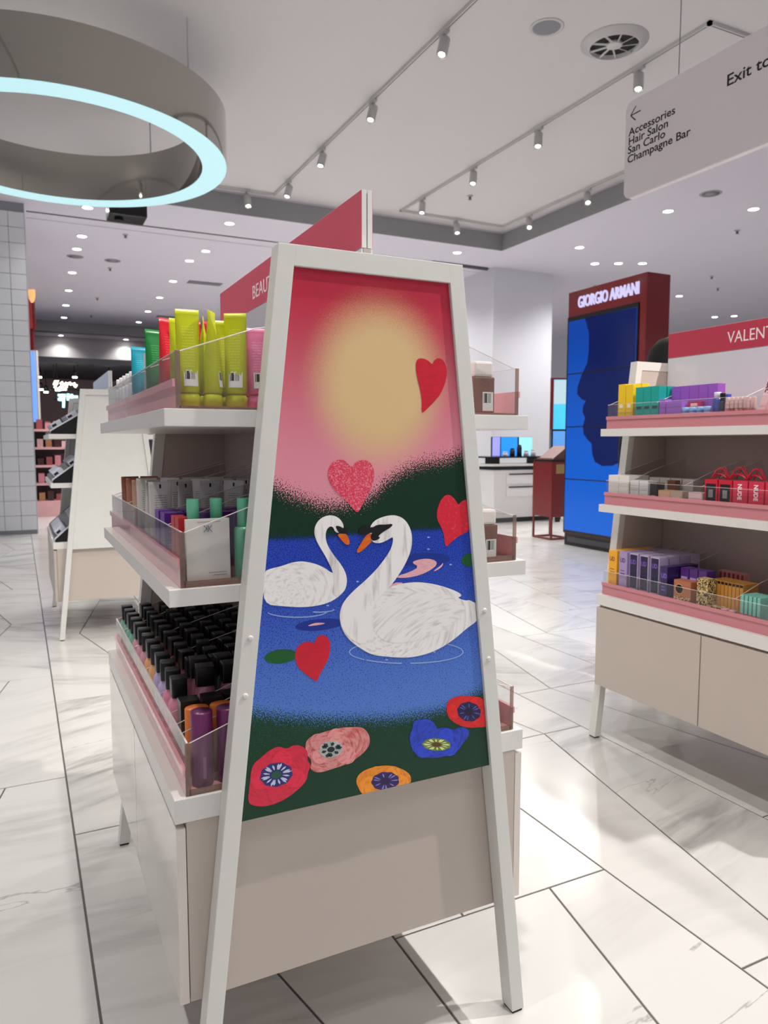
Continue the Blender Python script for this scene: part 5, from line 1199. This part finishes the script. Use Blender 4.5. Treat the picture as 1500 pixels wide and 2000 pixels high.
# ------------------------------------------------------------------ far white counter with screens
cp = onz(985, 1010); 
t = empty('white_counter', (8.0, 10.75, 0), 0, 'white beauty counter with black edging and drawers beside the column', 'counter')
obj('counter_body', box(-0.80, 0.42, -0.35, 0.35, 0.08, 0.90, 0.004), mat((232, 231, 230), 0.3, var=0.01), t)
obj('frame_post', box(0.425, 0.455, -0.37, -0.34, 0.0, 0.945), BLACKG, t); obj('frame_post', box(0.425, 0.455, 0.34, 0.37, 0.0, 0.945), BLACKG, t)
obj('frame_rail', box(-0.83, 0.455, -0.37, 0.37, 0.91, 0.945), BLACKG, t); obj('kick_base', box(-0.78, 0.424, -0.33, 0.33, 0.0, 0.08), BLACKG, t)
obj('counter_top', box(-0.85, 0.50, -0.40, 0.40, 0.965, 1.0, 0.003), WHITE, t); obj('glass_shelf', box(-0.85, 0.46, -0.30, 0.30, 1.10, 1.125), BLACKG, t)
for x_ in (-0.6, 0.3): obj('shelf_support', box(x_ - 0.015, x_ + 0.015, -0.2, 0.2, 1.0, 1.10), BLACKG, t)
for zz in (0.62, 0.84): 
    dw = obj('drawer', box(-0.55, 0.25, -0.362, -0.351, zz - 0.18, zz - 0.002), mat((238, 238, 238), 0.3, var=0.01), t)
    obj('drawer_handle', box(-0.5, 0.2, -0.372, -0.3625, zz - 0.028, zz - 0.004), mat((60, 58, 58), 0.3), dw)
for i, (x_, w_, rgb) in enumerate(((-0.42, 0.17, (150, 150, 240)), (-0.14, 0.36, (40, 140, 236)), (0.22, 0.30, (150, 224, 246)))):
    tt = empty('light_panel', (8.0 + x_, 10.9, 1.1255), 0, ('small violet lit display panel on the white counter', 'bright blue lit panel with a dark bottle silhouette on the white counter', 'pale cyan lit panel at the right of the white counter')[i], 'display panel', 'lit counter panels')
    obj('panel_body', box(-w_ / 2, w_ / 2, 0.0, 0.04, 0, 0.34), BLACKG, tt); obj('lit_face', box(-w_ / 2 + .004, w_ / 2 - .004, -0.004, -0.0002, 0.004, 0.336), mat(rgb, 0.3, emit=1.0, var=0.3, scale=5), tt)
for i in range(5):
    bottle((7.62 + 0.15 * i, 10.68, 1.1255), ((230, 230, 240), (30, 30, 40), (40, 40, 60), (226, 220, 230), (236, 236, 246))[i], 'small cosmetic jar on the white counter, %s from the left' % ORD[i], 'counter jars', r=0.045, h=(0.08, 0.14, 0.2, 0.1, 0.12)[i], caph=0.03, capr=0.035, caprgb=((240, 240, 240), (20, 20, 24), (20, 20, 24), (220, 200, 210), (240, 240, 240))[i], square=False, shoulder=False)
lit_panel('lit_poster', 1081, 1112, 742, 838, 13.0, (70, 186, 238), 'lit cyan poster in a red frame between the column and the tower', 'lit poster', REDL, 0.9)
lp = [o for o in COL.objects if o.name == 'lit_poster'][0]; obj('pale_upper_half', box(-0.136, 0.136, -0.003, -0.0002, 0.44, 0.855), glow((205, 236, 246), 0.9), lp); obj('red_upright', box(-0.20, -0.142, -0.02, 0.005, -0.35, 0.89), REDL, lp)
lit_panel('lit_poster', 1080, 1106, 842, 878, 12.6, (90, 150, 220), 'small dark blue lit poster under the cyan one', 'lit poster', BLACKG, 0.7)

# ------------------------------------------------------------------ far shop at the left, seen past the pillar
FYB = 25.5
struct('wall_shop', box(-3, 9, FYB + 0.6, FYB + 0.8, 0, 3.549), mat((128, 104, 108), 0.7, var=0.12, scale=0.8), 'mauve back wall of the distant shop')
struct('ceiling_shop', box(-3, 9, 20.9, FYB + 0.59, 3.40, 3.548), mat((46, 44, 52), 0.7), 'dark ceiling of the distant shop')
WARM = mat((255, 240, 214), 0.4, emit=6.0, var=0); CYN = mat((160, 240, 244), 0.4, emit=3.0, var=0)
def px_pts(pts, Y): return [ony(x, y, Y) for x, y in pts]
def neon(name, strokes, Y, r, m, label):
    P0 = ony(*strokes[0][0], Y); t = empty(name, (P0.x, Y, P0.z), 0, label, 'sign')
    for s in strokes: obj('neon_stroke', tube([v - P0 for v in px_pts(s, Y)], r, 6), m, t, smooth=True)
    obj('sign_rail', box(-0.1, 0.6, 0.04, 0.08, -0.12, -0.08), BLACKG, t)
    for x_ in (0.0, 0.5): obj('hanger', box(x_ - 0.01, x_ + 0.01, 0.05, 0.07, -0.08, 3.3995 - P0.z), BLACKG, t)
    return t
neon('neon_sign', [[(106, 752), (108, 745), (113, 744), (111, 750), (107, 756), (112, 760), (118, 757)], [(118, 750), (122, 747), (125, 750), (122, 755), (118, 753)], [(127, 748), (131, 750), (130, 756)], [(132, 750), (137, 748), (140, 752)], [(142, 751), (146, 749), (149, 752), (146, 756)], [(108, 761), (114, 762), (122, 760), (130, 760)]], 21.3, 0.035, WARM, 'warm white glowing script sign in the distant shop')
neon('neon_sign', [[(113, 772), (128, 772)], [(113, 780), (127, 780)], [(118, 770), (118, 783)], [(125, 770), (124, 796)], [(133, 769), (133, 782)], [(130, 775), (152, 775)], [(140, 770), (140, 780)]], 21.0, 0.035, CYN, 'pale cyan glowing sign below the warm script sign')
for i, (px, py) in enumerate(((77, 738), (80, 762), (90, 767), (146, 738), (213, 738))):
    v = ony(px, py, (21.5, 22.3, 23.1, 21.6, 21.5)[i]); tt = empty('shop_spotlight', v, 0, 'tiny bright lamp in the distant shop, ' + ['highest at the pillar', 'low at the pillar', 'lowest beside the dark soffit', 'above the script sign', 'beside the blue header'][i], 'lamp', 'distant shop lamps')
    obj('lamp_body', lathe([(0.05, 0.03), (0.06, 0.16), (0.03, 0.2)], 10), BLACKG, tt); obj('lamp_lens', lathe([(0.055, 0.0), (0.055, 0.03)], 10), LENS, tt)
    if 3.3995 - v.z > 0.19: obj('drop_rod', lathe([(0.012, 0.19), (0.012, 3.3995 - v.z)], 8), BLACKG, tt)
PK = mat((226, 176, 176), 0.5, var=0.1, scale=6); DK = mat((40, 26, 28), 0.5); TAN = mat((176, 126, 82), 0.5)
base = onz(92, 1035)
for i, (px, dist) in enumerate(((88, 13.8), (104, 15.2), (122, 16.6))):
    c = CAMP + ray(px, 900) * dist
    t = empty('pink_display_shelf', (c.x, c.y, 0), 0, 'blurred pink cosmetics shelf beyond the pillar, %s' % ('nearest', 'middle', 'farthest')[i], 'display shelf', 'distant pink shelves')
    obj('shelf_back', box(-0.3, 0.3, 0.25, 0.3, 0.0, 1.75), DK, t)
    for k in range(5):
        s = obj('shelf', box(-0.32, 0.32, -0.25, 0.25, 0.25 + 0.33 * k, 0.29 + 0.33 * k), PK, t)
    obj('shelf_base', box(-0.32, 0.32, -0.27, 0.27, 0.0, 0.25), PK, t)
    for k in range(5):
        for j in range(4):
            b = carton((c.x - 0.22 + 0.145 * j, c.y - 0.08, 0.2902 + 0.33 * k), 0.10, 0.12, 0.12 + 0.03 * ((j + k) % 3), ((232, 196, 196), (168, 88, 92), (190, 140, 96), (226, 150, 160), (70, 36, 40))[(j * 2 + k + i) % 5], 'small box on the %s pink shelf, board %s, place %s from the left' % (('nearest', 'middle', 'farthest')[i], ORD[k], ORD[j]), 'boxes on distant pink shelves')
t, w_, h_ = lit_panel('lit_strip', 58, 71, 688, 852, 15.5, (96, 140, 250), 'tall blue lit strip at the edge of the tiled pillar', 'lit panel', WHITE, 1.3)
t, w_, h_ = lit_panel('red_banner', 52, 62, 545, 640, 17.0, (170, 60, 60), 'narrow red banner behind the tiled pillar', 'banner', REDL, 0.2)
v = CAMP + ray(62, 573) * 16.7
t = empty('orange_disc_lamp', v, -HEAD, 'glowing orange disc sign at the edge of the tiled pillar', 'sign')
b = lathe([(0.2, -0.02), (0.21, 0.0), (0.2, 0.02)], 24, sx=0.36); bmesh.ops.rotate(b, verts=b.verts[:], matrix=Matrix.Rotation(math.pi / 2, 3, 'X'))
obj('disc_face', b, mat((250, 170, 110), 0.4, emit=1.1, var=0), t, smooth=True); obj('disc_back', box(-0.03, 0.03, 0.021, 0.06, -0.1, 0.1), BLACKG, t)

# ------------------------------------------------------------------ person in black behind the right unit
PXY = (3.16, 2.94)
bm = bmesh.new()
J = dict(pel=(0, 0, 0.98), wst=(0, 0, 1.14), che=(0, 0.01, 1.36), nek=(0, 0, 1.56), nk2=(0, -0.015, 1.62),
         ls=(-0.19, 0, 1.50), le=(-0.22, 0.02, 1.22), lw=(-0.17, -0.19, 1.16), lh=(-0.12, -0.25, 1.17), rs=(0.19, 0, 1.50), re=(0.22, 0.03, 1.22), rw=(0.16, -0.18, 1.14), rh=(0.10, -0.24, 1.15),
         lk=(-0.10, -0.01, 0.52), la=(-0.10, 0.02, 0.10), lt=(-0.11, -0.13, 0.045), rk=(0.10, -0.01, 0.52), ra=(0.10, 0.02, 0.10), rt=(0.11, -0.13, 0.045), lp=(-0.10, 0, 0.90), rp=(0.10, 0, 0.90))
RAD = dict(pel=.15, wst=.13, che=.15, nek=.07, nk2=.055, ls=.07, le=.048, lw=.034, lh=.03, rs=.07, re=.048, rw=.034, rh=.03, lk=.062, la=.045, lt=.04, rk=.062, ra=.045, rt=.04, lp=.095, rp=.095)
V = {k: bm.verts.new(p) for k, p in J.items()}
for a, b in (('pel', 'wst'), ('wst', 'che'), ('che', 'nek'), ('nek', 'nk2'), ('che', 'ls'), ('ls', 'le'), ('le', 'lw'), ('lw', 'lh'), ('che', 'rs'), ('rs', 're'), ('re', 'rw'), ('rw', 'rh'), ('pel', 'lp'), ('lp', 'lk'), ('lk', 'la'), ('la', 'lt'), ('pel', 'rp'), ('rp', 'rk'), ('rk', 'ra'), ('ra', 'rt')): bm.edges.new((V[a], V[b]))
bm.verts.index_update(); order = {k: v.index for k, v in V.items()}
me = bpy.data.meshes.new('body'); bm.to_mesh(me); bm.free()
person = empty('person', (PXY[0], PXY[1], 0), math.radians(150), 'person in black clothes with dark hair, mostly hidden behind the VALENT unit', 'person')
body = obj('body', me, mat((16, 16, 18), 0.8, var=0.1), person)
sk = body.modifiers.new('skin', 'SKIN'); sk.use_smooth_shade = True
for k, i in order.items():
    d_ = me.skin_vertices[0].data[i]; d_.radius = (RAD[k], RAD[k] * (0.72 if k in ('pel', 'wst', 'che') else 1)); d_.use_root = (k == 'pel')
body.modifiers.new('sub', 'SUBSURF').levels = 2; body.modifiers['sub'].render_levels = 2
SKIN = mat((206, 160, 136), 0.5, var=0.03)
b = lathe([(0.03, 0.0), (0.055, 0.02), (0.07, 0.07), (0.074, 0.13), (0.07, 0.18), (0.05, 0.22), (0.015, 0.238)], 20, sy=1.18); hd = obj('head', b, SKIN, person, (0, -0.02, 1.60), smooth=True)
obj('nose', lathe([(0.012, 0), (0.009, 0.02), (0.004, 0.04)], 8, c=(0, -0.085, 0.085)), SKIN, hd, smooth=True)
for sx in (-1, 1):
    obj('ear', lathe([(0.006, 0), (0.016, 0.02), (0.012, 0.05)], 8, c=(sx * 0.074, 0, 0.09), sx=0.4), SKIN, hd, smooth=True); obj('eye', lathe([(0.003, 0), (0.009, 0.005), (0.003, 0.01)], 8, c=(sx * 0.028, -0.078, 0.12)), INK, hd)
obj('mouth', box(-0.02, 0.02, -0.082, -0.07, 0.045, 0.052, 0.002), mat((160, 84, 80), 0.5), hd)
b = lathe([(0.08, -0.03), (0.108, 0.05), (0.122, 0.12), (0.122, 0.19), (0.104, 0.255), (0.062, 0.302), (0.012, 0.318)], 24, sy=1.12); bmesh.ops.translate(b, verts=b.verts[:], vec=(0, 0.028, 0))
obj('hair', b, mat((14, 12, 12), 0.7, var=0.2, scale=120, bump=0.4), hd, smooth=True)
for nm, s in (('lh', -1), ('rh', 1)):
    p0 = Vector(J[nm]); hb = bmesh.new(); merge(hb, box(-0.035, 0.035, -0.045, 0.04, -0.012, 0.012, 0.008))
    for k in range(4): tube([(-0.027 + 0.018 * k, -0.04, 0), (-0.027 + 0.018 * k, -0.075, -0.008), (-0.026 + 0.017 * k, -0.098 + 0.006 * abs(k - 1.5), -0.028)], 0.0082, 8, hb)
    tube([(-s * 0.03, 0.015, 0), (-s * 0.055, -0.015, -0.006), (-s * 0.058, -0.045, -0.014)], 0.009, 8, hb)
    obj('hand', hb, SKIN, person, p0 + Vector((0, -0.03, 0)), smooth=True)
